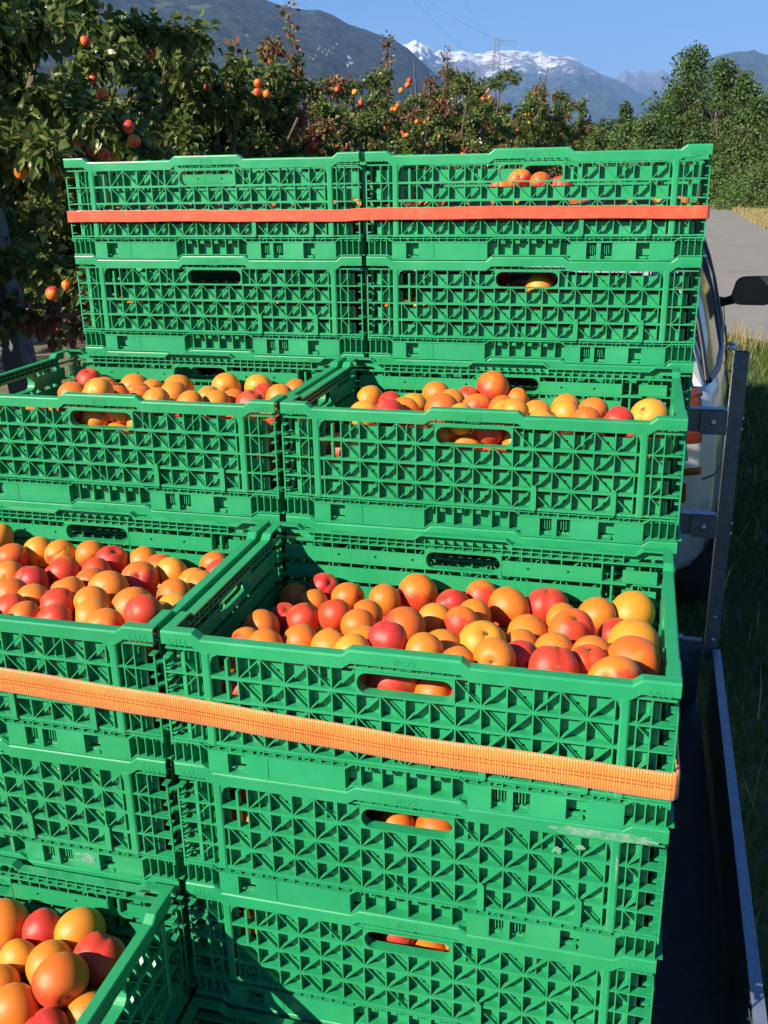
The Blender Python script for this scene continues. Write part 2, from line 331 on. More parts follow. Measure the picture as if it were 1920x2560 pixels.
def mtn_mat(name, forest, rock, snowline=None, meadow=None, s=1.):
    m = mat(name, forest, .95, spec=.1)
    t = N(m, 'ShaderNodeTexCoord'); sp = N(m, 'ShaderNodeSeparateXYZ'); LK(m, t.outputs['Object'], sp.inputs[0])
    n1 = noise(m, .0022/s, 8, .62); n2 = noise(m, .012/s, 8, .75); n3 = noise(m, .0011/s, 5, .6)
    fo = ramp(m, n2.outputs[0], [(.40, tuple(c*.15 for c in forest)), (.62, tuple(c*2.6 for c in forest))])
    bump(m, n2.outputs[0], 1., 60*s)
    c = fo
    out = fo.outputs[0]
    if meadow:
        k = ramp(m, n1.outputs[0], [(.60,(0,0,0)), (.64,(1,1,1))]); out = mix(m, k.outputs[0], out, meadow).outputs[2]
    geo = N(m, 'ShaderNodeNewGeometry'); gs = N(m, 'ShaderNodeSeparateXYZ'); LK(m, geo.outputs['Normal'], gs.inputs[0])
    if rock:
        lo, hi = rock[0], rock[1]
        h = math_(m, 'ADD', sp.outputs[2], math_(m, 'MULTIPLY_ADD', n3.outputs[0], 900*s, -450*s).outputs[0])
        h = math_(m, 'ADD', h.outputs[0], math_(m, 'MULTIPLY_ADD', n2.outputs[0], 500*s, -250*s).outputs[0])
        mr = N(m, 'ShaderNodeMapRange'); LK(m, h.outputs[0], mr.inputs[0]); mr.inputs[1].default_value = lo; mr.inputs[2].default_value = hi
        rk = ramp(m, n2.outputs[0], [(.3,(.13,.12,.115)), (.7,(.33,.31,.29))]); out = mix(m, mr.outputs[0], out, rk.outputs[0]).outputs[2]
    if snowline:
        n4 = noise(m, .0026/s, 8, .72)
        h = math_(m, 'ADD', sp.outputs[2], math_(m, 'MULTIPLY_ADD', n4.outputs[0], 2200*s, -1100*s).outputs[0])
        mr = N(m, 'ShaderNodeMapRange'); LK(m, h.outputs[0], mr.inputs[0]); mr.inputs[1].default_value = snowline; mr.inputs[2].default_value = snowline+60*s
        sl = ramp(m, gs.outputs[2], [(.28,(0,0,0)), (.44,(1,1,1))])
        out = mix(m, math_(m, 'MULTIPLY', mr.outputs[0], sl.outputs[0]).outputs[0], out, (.85,.86,.88)).outputs[2]
    LK(m, out, B(m).inputs['Base Color']); return m
M_MT1 = mtn_mat('forested_slope', (.022,.034,.020), None, None, (.10,.13,.05), s=.5)
M_MT2 = mtn_mat('alpine_rock', (.030,.050,.026), (1000, 1400), 1240)
M_MT3 = mtn_mat('far_slope', (.034,.054,.028), (900, 1500), 1850, (.10,.12,.05))
ridgeL = [(-900,-330),(-400,-360),(0,-300),(250,-170),(400,-95),(560,-45),(671,0),(712,12),(750,20),(770,23),(799,22),(833,36),(868,58),(903,72),(960,91),(977,98),(1018,119),(1053,153),(1087,185),(1140,225),(1200,262),(1300,325),(1400,380),(1500,425)]
ridgeS = [(880,150),(940,128),(990,122),(1018,116),(1030,109),(1041,106),(1048,113),(1055,112),(1076,124),(1090,131),(1105,128),(1122,136),(1139,134),(1155,130),(1168,132),(1190,138),(1209,136),(1230,132),(1249,130),(1268,129),(1284,126),(1300,127),(1319,123),(1337,128),(1353,126),(1370,137),(1388,143),(1405,151),(1423,149),(1446,156),(1463,168),(1481,174),(1515,188),(1541,196),(1565,209),(1585,220),(1625,237),(1700,275),(1800,330),(1900,400)]
ridgeF = [(1440,225),(1500,208),(1544,191),(1556,180),(1565,175),(1575,182),(1585,183),(1597,176),(1608,177),(1622,181),(1637,180),(1647,176),(1657,173),(1666,180),(1675,187),(1700,195),(1730,205),(1800,215),(1900,230),(2000,260),(2100,300)]
ridgeR = [(1600,300),(1660,240),(1700,200),(1740,165),(1770,150),(1790,143),(1805,138),(1825,133),(1845,130),(1868,130),(1886,126),(1900,133),(1920,138),(1990,120),(2100,80),(2300,60),(2700,90),(3200,60)]
mountain('near_mountain', ridgeL, 4800, 1700, M_MT1, 420, 1500, na=560, nr=120, jag=30, rib=1.3)
mountain('snowy_mountain', ridgeS, 14000, 6500, M_MT2, 1500, 3000, na=640, nr=140, jag=300, rib=1.8)
mountain('far_mountain', ridgeF, 17500, 9000, M_MT3, 900, 3500, na=260, nr=90, jag=150, rib=1.5)
mountain('right_mountain', ridgeR, 9500, 4200, M_MT3, 380, 2500, na=420, nr=80, jag=40)

# bright rock scar and scattered village houses on the near slope, set on its surface
from mathutils.bvhtree import BVHTree
_mt = bpy.data.objects['near_mountain'].data
_bv = BVHTree.FromPolygons([v.co[:] for v in _mt.vertices], [tuple(p.vertices) for p in _mt.polygons])
def on_slope(px, py, obj=None):
    d = pix_dir(px, py).normalized(); h = _bv.ray_cast(CAM, d, 60000); return h[0], d
M_SCAR = mat('pale_rock', (.28,.27,.25), .95)
def scar(cx, cy, w, h, seed):
    q = random.Random(seed); ring = []
    for k in range(16):
        a = 2*math.pi*k/16; r = q.uniform(.6, 1); p, d = on_slope(cx+math.cos(a)*w*r/2+math.sin(a)*h*.12, cy+math.sin(a)*h*r/2)
        if p is not None: ring.append(p-d*12)
    if len(ring) > 5:
        c = sum(ring, Vector())/len(ring); mb = MB(); mb.add([c]+ring, [(0, i+1, (i+1) % len(ring)+1) for i in range(len(ring))]); o = mobj('rock_scar', mb.mesh('rock_scar', M_SCAR)); o['kind'] = 'structure'
scar(875, 150, 15, 28, 1); scar(868, 163, 8, 12, 2)
M_HOUSE = mat('far_house_wall', (.18,.175,.165), .9); M_HROOF = mat('far_house_roof', (.22,.13,.10), .9)
_q = random.Random(12); hm = None; NUMW = ['first','second','third','fourth','fifth','sixth','seventh','eighth','ninth','tenth','eleventh','twelfth']
_hp = [800,812,806,823,790,834,783,817,796,842,776]; rank = [sorted(_hp).index(v) for v in _hp]
for k, (hx, hy) in enumerate([(800,118),(812,124),(806,132),(823,127),(790,141),(834,121),(783,150),(817,139),(796,126),(842,112),(776,146)]):
    p, d = on_slope(hx, hy)
    if p is None: continue
    if hm is None:
        mb = MB(); mb.box(-5,5,-4,4,-5,6); mb2 = MB(); mb2.add([(-5.6,-4.6,5.8),(5.6,-4.6,5.8),(5.6,4.6,5.8),(-5.6,4.6,5.8),(-5.6,0,9.5),(5.6,0,9.5)], [(0,1,5,4),(2,3,4,5),(0,4,3),(1,2,5),(0,3,2,1)]); hm = (mb.mesh('wall', M_HOUSE), mb2.mesh('roof', M_HROOF))
    h_ = thing('hillside_house', '%s from the left of the tiny pale houses on the near mountain slope' % NUMW[rank[k]], 'house', tuple(p), _q.uniform(0, 3), 'village houses on the mountain slope'); s_ = _q.uniform(.4, .65); h_.scale = (s_,)*3
    mobj('wall', hm[0], h_); mobj('roof', hm[1], h_)

# the valley air
M_HZ = bpy.data.materials.new('valley_air'); M_HZ.use_nodes = True; _t = M_HZ.node_tree; _t.nodes.remove(_t.nodes['Principled BSDF'])
pv = _t.nodes.new('ShaderNodeVolumePrincipled'); pv.inputs['Color'].default_value = (.28,.50,1,1); pv.inputs['Density'].default_value = 6.8e-5; pv.inputs['Anisotropy'].default_value = 0.0
_t.links.new(pv.outputs[0], _t.nodes['Material Output'].inputs['Volume'])
mb = MB(); mb.box(-24000, 24000, -24000, 24000, -1.5, 2350); hz = mobj('haze', mb.mesh('haze', M_HZ)); hz['kind'] = 'stuff'
# ------------------------------------------------------------------ crates
H_ = 0.1827
def wall_mesh(Wd, ncol, plates, long=True, name='long_wall'):
    mb = MB(); T = .0135; hw = Wd/2; pc = .029; lx = pc*ncol/2
    def cf(x):
        a = abs(x); v = 0.
        if long: v = max(v, min(1, max(0, (.074-a)/.010)))
        v = max(v, min(1, max(0, (a-(hw-.050))/.010)))
        return .0075*v
    bp = sorted(set([-hw, -hw+.040, -hw+.050, hw-.050, hw-.040, hw] + ([-.074, -.064, .064, .074] if long else [])))
    # rim: outer lip with rounded shoulder and top flange
    mb.sweep(bp, cf, [(0,.1655),(0,.1800),(.0004,.1812),(.0014,.1822),(.0026,.1826),(.0145,.1826),(.0145,.1800),(.0030,.1800),(.0030,.1655)])
    zr = [.044, .0745, .105, .1355, .1655]; xi = [-lx+pc*i for i in range(ncol+1)]
    hole = lambda x: abs(x) < .0579
    # ribs under the flange
    for i, x in enumerate(xi):
        mb.box(x-.0008, x+.0008, .0032, .0134, .1680, .1798)
        if i < ncol: mb.box(x+pc/2-.0006, x+pc/2+.0006, .0032, .0134, .1680, .1798)
    mb.box(-hw+.003, hw-.003, .0032, .0133, .1655, .1678)
    mb.box(-lx, lx, .0118, .0137, .1735, .1748)
    # horizontal ribs
    for j, z in enumerate(zr[:-1]):
        a = hw-.003
        if j == 3:
            mb.box(-lx-.006, -.0582, 0, T-.0004, z-.0020, z+.0020); mb.box(.0582, lx+.006, 0, T-.0004, z-.0020, z+.0020)
            for s_ in (-1, 1): mb.box(min(s_*(lx+.015), s_*a), max(s_*(lx+.015), s_*a), .0002, T-.0006, z-.0011, z+.0011)
        else:
            mb.box(-lx-.006, lx+.006, 0, T-.0004, z-.0020, z+.0020)
            for s_ in (-1, 1): mb.box(min(s_*(lx+.015), s_*a), max(s_*(lx+.015), s_*a), .0002, T-.0006, z-.0011, z+.0011)
    for i, x in enumerate(xi):                                   # vertical ribs
        if long and i == 0: mb.box(x-.0009, x+.0009, .0004, T-.0008, zr[0]+.0021, zr[2]); mb.box(x+.013, x+.0165, .001, .010, zr[2]+.0021, zr[4]-.006); continue
        ztop = zr[3]-.0021 if hole(x) or abs(abs(x)-.058) < .001 else zr[4]
        mb.box(x-.0009, x+.0009, .0004, T-.0008, zr[0]+.0021, ztop)
        if i < ncol and (i*7) % 3 == 1: mb.box(x+pc/2-.0006, x+pc/2+.0006, .0035, T-.001, zr[3 if not hole(x+pc/2) else 0]+.0013, zr[4 if not hole(x+pc/2) else 1]-.0013)
    k0 = 0 if (ncol//2) % 2 == 0 else 1
    for i in range(ncol):
        for j in range(4):
            x0, x1 = xi[i], xi[i+1]; z0, z1 = zr[j], zr[j+1]
            if (j == 3 and hole((x0+x1)/2)) or (long and i == 0 and j > 1): continue
            e = .0010
            if (i+j+k0) % 2 == 0: p, q = (x0+e, z0+e), (x1-e, z1-e)
            else: p, q = (x0+e, z1-e), (x1-e, z0+e)
            mb.bar(p, q, .0014, .0008+.0002*((i+2*j) % 3), .0068)
    # inner skin: bands with slots between, round drain holes in every second cell
    def cell_skin(x0, x1, zc, hh, y0, y1, pierced):
        if not pierced: mb.box(x0, x1, y0, y1, zc-hh, zc+hh); return
        xc = (x0+x1)/2+.004; r = .0021; O = [(x0,zc-hh),(xc,zc-hh),(x1,zc-hh),(x1,zc),(x1,zc+hh),(xc,zc+hh),(x0,zc+hh),(x0,zc)]
        I = [(xc+r*math.cos(a), zc+r*math.sin(a)) for a in [math.radians(225+45*k) for k in range(8)]]
        vs = [(x,y0,z) for x, z in O]+[(x,y0,z) for x, z in I]+[(x,y1,z) for x, z in O]+[(x,y1,z) for x, z in I]; fs = []
        for k in range(8):
            l = (k+1) % 8; fs += [(k,l,8+l,8+k), (16+l,16+k,24+k,24+l), (8+k,8+l,24+l,24+k), (16+k,16+l,l,k)]
        mb.add(vs, fs)
    for j in range(4):
        zc = zr[j]+.0120; xs = [(-hw+.0185, xi[0])] + [(xi[i], xi[i+1]) for i in range(ncol)] + [(xi[-1], hw-.0185)]
        for q, (a, b) in enumerate(xs):
            if (j == 3 and hole((a+b)/2)) or (long and j > 1 and q == 1): continue
            cell_skin(a+.00001*q, b, zc, .0100, T-.0021, T, q % 2 == 1 and j in (0, 1, 3) and b-a < .03)
    mb.box(-hw+.0185, hw-.0185, T-.0021, T, .033, .0405)
    # handle ring
    x0, x1, z0, z1, r = -.058, .058, .1343, .1655, .012
    pin = []
    for cx, cz, a0 in ((x0+r+.0022, z0+r+.0022, 180), (x1-r-.0022, z0+r+.0022, 270), (x1-r-.0022, z1-r-.0022, 0), (x0+r+.0022, z1-r-.0022, 90)):
        for k in range(5): a = math.radians(a0+k*22.5); pin.append((cx+r*math.cos(a), cz+r*math.sin(a)))
    cor = [(x0,z0),(x1,z0),(x1,z1),(x0,z1)]; pout = []
    for c in range(4):
        for k in range(5): pout.append(cor[c])
    n = 20; ya, yb = -.0006, T+.0006; vs = [(x,ya,z) for x, z in pout]+[(x,ya,z) for x, z in pin]+[(x,yb,z) for x, z in pout]+[(x,yb,z) for x, z in pin]; fs = []
    for k in range(n):
        l = (k+1) % n
        if pout[k] != pout[l]: fs += [(k,l,n+l,n+k), (2*n+l,2*n+k,3*n+k,3*n+l), (k,2*n+k,2*n+l,l)]
        else: fs += [(k,n+l,n+k), (2*n+k,3*n+k,3*n+l)]
        fs.append((n+k,n+l,3*n+l,3*n+k))
    mb.add(vs, fs)
    # frame posts and the outer ladder
    for s in (-1, 1):
        c = s*(lx+.0105); w = .0052
        pts = [(c-w,.0),(c-w*.6,-.0012),(c+w*.6,-.0012),(c+w,.0),(c+w,.005),(c-w,.005)]
        zz = [zr[0]-.002, zr[4]+.0004]; vs = [(x,y,zz[0]) for x, y in pts]+[(x,y,zz[1]) for x, y in pts]
        mb.add(vs, [(0,1,2,3,4,5),(11,10,9,8,7,6)]+[(k,(k+1) % 6,(k+1) % 6+6,k+6) for k in range(6)])
        mb.poly([(c+s*w*-1,zr[4]),(c-s*(w+.010),zr[4]),(c-s*(w+.003),zr[4]-.004),(c-s*w,zr[4]-.013)], .0003, .003)   # curved shoulder
        if long:
            mb.box(min(c+s*.012,c+s*.0136), max(c+s*.012,c+s*.0136), .0006, T-.004, zr[0]+.0013, zr[4])
            mb.box(min(c+s*.027,c+s*.0286), max(c+s*.027,c+s*.0286), .0006, T-.004, zr[0]+.0013, zr[4])
            for j in range(4):
                a = (c+s*.0136, zr[j]+(.001 if j % 2 else .029)); b = (c+s*.027, zr[j]+.015); mb.bar(a, b, .0013, .001, .012)
        xe = s*(hw-.0025)
        if long: mb.box(min(xe,xe+s*.0022), max(xe,xe+s*.0022), .0002, .0026, .034, zr[4]-.012)
        for k in range(8 if long else 0):
            z = .050+k*.0150; mb.box(min(s*(hw-.0085),s*(hw-.0005)), max(s*(hw-.0085),s*(hw-.0005)), .0007, T-.0006, z-.0008, z+.0008)
    # slot row above the base
    x = -hw+.006
    while x < hw-.004:
        mb.box(x-.0006, x+.0006, .0012, .011, .0338+cf(x)*.0, .0428); x += .0145
    mb.box(-hw+.004, hw-.004, .0016, .010, .0385, .0396)
    for i in range(0, ncol, 2): mb.bar((xi[i]+.002, .0425), (xi[i]+.012, .0360+.0), .0012, .0019, .009)
    for i in range(1, ncol, 2): mb.bar((xi[i]+pc-.002, .0425), (xi[i]+pc-.012, .0360), .0012, .0019, .009)
    # base: stepped ribs top and bottom, plates, pockets, fins
    bs = lambda x: cf(x)*.95
    mb.sweep(bp, bs, [(-.0004,.0315),(-.0004,.0338),(.0135,.0338),(.0135,.0315)])
    bb = [-hw+.0005]+bp[1:-1]+[hw-.0005]
    mb.sweep(bb, bs, [(0,.0012),(0,.0034),(.0150,.0034),(.0150,.0012)])
    mb.box(-hw+.004, hw-.004, .0142, .0160, .0095, .0312)
    def plate(a, b, y0=.0003, y1=.0026):
        za, zb = bs(a), bs(b); mb.poly([(a,.0030+za),(b,.0030+zb),(b,.0317+zb),(a,.0317+za)], y0, y1)
    for a, b in plates: plate(a, b)
    edges = sorted(set([round(v, 4) for ab in plates for v in ab]))
    for e in edges: mb.box(e-.0008, e+.0008, .0028, .0141, .0034+bs(e), .0314+bs(e))
    if long:
        for x in (-.055, -.029, 0, .029, .055): mb.box(x-.0008, x+.0008, .0010, .0141, .0036+.007, .0314+.007)
        for x in (-.046, -.020, .009, .038): mb.box(x-.004, x+.004, .0032, .0141, .030, .0352)
        for a in (.104, .128):
            for k in range(4): mb.box(a+k*.0036, a+k*.0036+.0011, .0060, .0141, .010+.003*(k % 2), .0290)
    for s in (-1, 1):
        for k in range(4 if long else 3):
            x = s*(hw-.004-k*.0112); mb.box(x-.0007, x+.0007, .0008, .0141, .0036+bs(x), .0314+bs(x))
            mb.box(min(x,x-s*.007), max(x,x-s*.007), .0035, .0141, .0345, .0375)
    return mb.mesh(name, M_CR)
Lp = [(-.250,-.224),(-.200,-.172),(-.1712,-.074),(.074,.101),(.119,.126),(.146,.186),(.209,.250)]
Ep = [(-.132,-.100),(-.080,.010),(.030,.062),(.084,.132)]
ME_L = wall_mesh(.5970, 16, Lp, True, 'long_wall'); ME_E = wall_mesh(.3655, 10, Ep, False, 'end_wall')
mb = MB()
for i in range(21): x = .008+i*.0290; mb.box(x, x+.004, .004, .396, .0045, .0078)
for i in range(15): y = .010+i*.0268; mb.box(.004, .596, y, y+.004, .0040, .0082)
for i in range(0, 21, 2): x = .008+i*.0290; mb.box(x, x+.0165, .006, .394, .0085, .0100)
ME_B = mb.mesh('base_tray', M_CR)
mb = MB(); pts = []
for k in range(7): a = math.radians(180*k/6); pts.append((.004*math.cos(a), .0775+.004*math.sin(a)))
for k in range(7): a = math.radians(180+180*k/6); pts.append((.004*math.cos(a), .046+.004*math.sin(a)))
mb.poly(pts, -.0030, .0005); ME_LATCH = mb.mesh('latch', M_CR)
def text_mesh(s, size, ext=.0004, bold=0.0):
    c = bpy.data.curves.new('txt', 'FONT'); c.body = s; c.size = size; c.extrude = ext; c.align_x = 'CENTER'; c.align_y = 'CENTER'; c.resolution_u = 2; c.offset = bold
    o = bpy.data.objects.new('txt', c); COL.objects.link(o); bpy.context.view_layer.update()
    me = bpy.data.meshes.new_from_object(o.evaluated_get(bpy.context.evaluated_depsgraph_get())); bpy.data.objects.remove(o); return me
def lettering(name, items):
    bm = bmesh.new()
    for s, size, x, z in items:
        me = text_mesh(s, size, .00025, .0001)
        me.transform(Matrix.Translation((x, -.0002, z)) @ Matrix.Rotation(math.pi/2, 4, 'X')); bm.from_mesh(me)
    o = bpy.data.meshes.new(name); bm.to_mesh(o); bm.free(); o.materials.clear(); o.materials.append(M_CR); return o
ME_TN = lettering('embossed_number', [('6416', .0130, 0, .1762)]); ME_TI = lettering('embossed_name', [('IFCO', .0110, 0, .1795)]); ME_TS = lettering('embossed_word', [('SYSTEMS', .0045, 0, .1722)])
DX = .5970/2
def make_crate():
    root = thing('plastic_crate', 'x', 'crate', group='green plastic fruit crates stacked on the trailer')
    a = mobj('long_wall', ME_L, root); a.location = (.3, .0015, 0)
    b = mobj('long_wall', ME_L, root); b.location = (.3, .3985, 0); b.rotation_euler = (0, 0, math.pi)
    c = mobj('end_wall', ME_E, root); c.location = (.0005, .2, 0); c.rotation_euler = (0, 0, -math.pi/2)
    d = mobj('end_wall', ME_E, root); d.location = (.5995, .2, 0); d.rotation_euler = (0, 0, math.pi/2)
    e = mobj('base_tray', ME_B, root)
    for w in (a, b):
        for x in (-.277, .277): t = mobj('embossed_number', ME_TN, w); t.location = (x, 0, 0)
        mobj('embossed_name', ME_TI, w); mobj('embossed_word', ME_TS, w)
        for x in (.0905, .205): l = mobj('latch', ME_LATCH, w); l.location = (x, 0, 0)
    return root
def copy_tree(o, parent=None):
    c = o.copy(); COL.objects.link(c); c.parent = parent
    for ch in o.children: copy_tree(ch, c)
    return c
ROWX = {'A': .03315, 'B': .00765, 'C': 0., 'D': 0.}; ROWY = {'A': .85142, 'B': .42397, 'C': 0., 'D': -.40366}
rown = {'A': 'back row', 'B': 'second row from the back', 'C': 'third row from the back', 'D': 'nearest row'}
special = {
 ('A','R',0): 'top green crate of the back right stack, fruit showing in its handle hole',
 ('A','L',0): 'top green crate of the back left stack beside the orchard, under the red strap',
 ('A','R',1): 'second green crate of the back right stack, one yellow apricot in its handle hole',
 ('A','L',1): 'second green crate of the back left stack, its handle hole black',
 ('B','L',2): 'open green crate of apricots in the middle distance, left of the pair',
 ('B','R',2): 'open green crate of apricots in the middle distance, right of the pair',
 ('C','R',3): 'open green crate heaped with apricots, centre right, above the orange webbing',
 ('C','L',3): 'open green crate of apricots cut by the left picture edge, above the orange webbing',
 ('C','R',4): 'scuffed green crate with grey label residue, directly under the heaped centre right crate',
 ('C','R',5): 'green crate lower right, orange apricot in its handle hole, partly in shadow',
 ('C','L',4): 'green crate with pale paint smear on its base, left, below the orange webbing',
 ('D','L',5): 'nearest open green crate in the bottom left corner with large apricots',
 ('D','R',6): 'green crate in deep shade at the bottom edge, before the right stack',
}
ordi = ['first','second','third','fourth','fifth','sixth','seventh']
crate0 = make_crate(); used = [False]; CR = {}
tops = {('A','L'):0, ('A','R'):0, ('B','L'):2, ('B','R'):2, ('C','L'):3, ('C','R'):3, ('D','L'):5, ('D','R'):6}
rr = random.Random(9)
for (row, col), lt in tops.items():
    for l in range(lt, 7):
        c = crate0 if not used[0] else copy_tree(crate0); used[0] = True
        c.location = (ROWX[row] + (0 if col == 'R' else -.60755) + rr.uniform(-.0012,.0012), ROWY[row] + rr.uniform(-.0012,.0012), 1.78-(l+1)*H_)
        c.rotation_euler = (0, 0, rr.uniform(-.003,.003))
        lab = special.get((row, col, l))
        if not lab:
            side = 'left' if col == 'L' else 'right'
            lab = '%s green crate down in the %s stack of the %s' % (ordi[l-lt], side, rown[row])
        c['label'] = lab; CR[(row, col, l)] = c
# worn label residue on one crate, paint smear on another
M_RES = mat('label_residue', (.45,.47,.46), .8); _n = noise(M_RES, 60, 5, .8); _q = ramp(M_RES, _n.outputs[0], [(.40,(.02,.24,.09)), (.60,(.16,.29,.21)), (.85,(.36,.40,.37))]); LK(M_RES, _q.outputs[0], B(M_RES).inputs['Base Color'])
def blotch(mb, x0, x1, z0, z1, y, seed, n=26, rag=.25):
    q = random.Random(seed); pts = []
    for k in range(n):
        a = 2*math.pi*k/n; c, s = math.cos(a), math.sin(a); e = .45
        px = math.copysign(abs(c)**e, c); pz = math.copysign(abs(s)**e, s); r = 1-q.random()*rag
        pts.append(((x0+x1)/2+px*r*(x1-x0)/2, (z0+z1)/2+pz*r*(z1-z0)/2))
    mb.poly(pts, y-.0003, y)
mb = MB(); blotch(mb, .165, .292, .1675, .1800, -.0003, 1, 40, .35); pass
for k, (a, b, c, d) in enumerate([(.170,.186,.138,.150),(.196,.210,.148,.156),(.243,.247,.100,.150)]): blotch(mb, a, b, c, d, -.0010 if a > .24 else .0003, 20+k, 16, .6)
r_ = mobj('label_residue', mb.mesh('label_residue', M_RES), CR[('C','R',4)]); r_.location = (.3, .0015, 0)
mb = MB(); blotch(mb, .148, .182, .009, .031, .0002, 7, 26, .6)
r_ = mobj('paint_smear', mb.mesh('paint_smear', M_RES), CR[('C','L',4)]); r_.location = (.3, .0015, 0)

# ------------------------------------------------------------------ straps
def strap(name, z0f, loop, width, thick, ribbed, m, label, sag=0):
    """ribbon round a closed loop of corner points (x,y); z0f(s,x,y) gives the lower edge"""
    pts = []; n = len(loop)
    for i in range(n):
        a, b, c = np.array(loop[i-1]), np.array(loop[i]), np.array(loop[(i+1) % n]); d1 = (b-a)/np.linalg.norm(b-a); d2 = (c-b)/np.linalg.norm(c-b); r = .006
        for k in range(5): t = k/4; p = (b-d1*r)*(1-t)**2 + 2*b*t*(1-t) + (b+d2*r)*t*t; pts.append(p)
    P = []; step = .00078 if ribbed else .02
    for i in range(len(pts)):
        a, b = pts[i], pts[(i+1) % len(pts)]; L = np.linalg.norm(b-a); k = max(1, int(L/step))
        for j in range(k): P.append(a+(b-a)*j/k)
    P = np.array(P); T = np.roll(P, -1, 0)-np.roll(P, 1, 0); T /= np.linalg.norm(T, axis=1)[:, None]; Nn = np.stack([T[:, 1], -T[:, 0]], 1)
    cen = P.mean(0); sg = np.sign(((P-cen)*Nn).sum(1)); Nn *= sg[:, None]
    s = np.cumsum(np.r_[0, np.linalg.norm(np.diff(P, axis=0), axis=1)])
    if ribbed: out = thick + .00055*np.cos(s/.0031*2*math.pi)
    else: out = np.full(len(P), thick) + .0003*np.sin(s*40)
    prof = [(0,0),(1.,0.0),(1.,.04),(1,.5),(1.,.96),(1.,1.),(0,1.)] if not ribbed else [(0,0),(.55,0),(1,.05),(1.08,.35),(1.0,.5),(1.08,.65),(1,.95),(.55,1),(0,1)]
    V = []; z0 = np.array([z0f(p[0], p[1]) for p in P]); wob = .0008*np.sin(s*9)+.0005*np.sin(s*31)
    for (o_, w_) in prof:
        q = P + Nn*(out*o_)[:, None]; V.append(np.c_[q, z0+w_*width+wob])
    V = np.stack(V, 1); k = V.shape[1]; nP = len(P); i = np.arange(nP)[:, None]; j = np.arange(k)[None]
    F = np.stack([i*k+j, i*k+(j+1) % k, ((i+1) % nP)*k+(j+1) % k, ((i+1) % nP)*k+j], -1).reshape(-1, 4)
    root = thing(name, label, 'strap', (float(cen[0]), float(cen[1]), float(z0.mean())))
    me = fast_mesh('webbing', V.reshape(-1, 3)-np.array(root.location), F, m, smooth=True)
    bm = bmesh.new(); bm.from_mesh(me); bmesh.ops.recalc_face_normals(bm, faces=bm.faces); bm.to_mesh(me); bm.free()
    mobj('webbing', me, root); return root, P, Nn, z0, s, out
XL, XR = -.60755, .6
strap('cargo_strap', lambda x, y: 1.780-.1105-.0015*(x < 0) if y < 1.1 else 1.780-.100, [(XL+.0331-.002, ROWY['A']-.003), (XR+.0331+.002, ROWY['A']-.003), (XR+.0331+.002, ROWY['A']+.402), (XL+.0331-.002, ROWY['A']+.402)], .0215, .0016, False, M_STRAPU,
      'flat glossy red strap pulled round the tall back pair of crate stacks')
def zlow(x, y):
    f = np.interp(x, [-.61, -.23, 0, .3, .5, .6], [1.786-.650, 1.780-.648, 1.78-.658, 1.78-.676, 1.78-.678, 1.78-.681]); return float(f)
root, P, Nn, z0, s, out = strap('cargo_strap', zlow, [(XL-.002, -.0012), (XR+.0015, -.0012), (XR+.0015, .8), (XL-.002, .8)], .0345, .0034, True, M_STRAPL,
      'thick orange ribbed webbing strap across the nearer open crates')
mb = MB(); L0 = Vector(root.location)
for i in range(0, len(P)-6, 8):
    if P[i][1] > .03: continue
    for w_ in (.43, .57):
        a = Vector((*(P[i]+Nn[i]*(.0036)), z0[i]+w_*.0345))-L0; b = Vector((*(P[i+5]+Nn[i+5]*(.0036)), z0[i+5]+w_*.0345))-L0; n_ = Vector((*Nn[i], 0))*.0006; u_ = Vector((0, 0, .00045))
        vs = [a-u_, b-u_, b+u_, a+u_, a-u_+n_, b-u_+n_, b+u_+n_, a+u_+n_]; mb.add(vs, [(0,3,2,1),(4,5,6,7),(0,1,5,4),(1,2,6,5),(2,3,7,6),(3,0,4,7)])
st = mobj('stitching', mb.mesh('stitching', M_STITCH), root); st['kind'] = 'stuff'
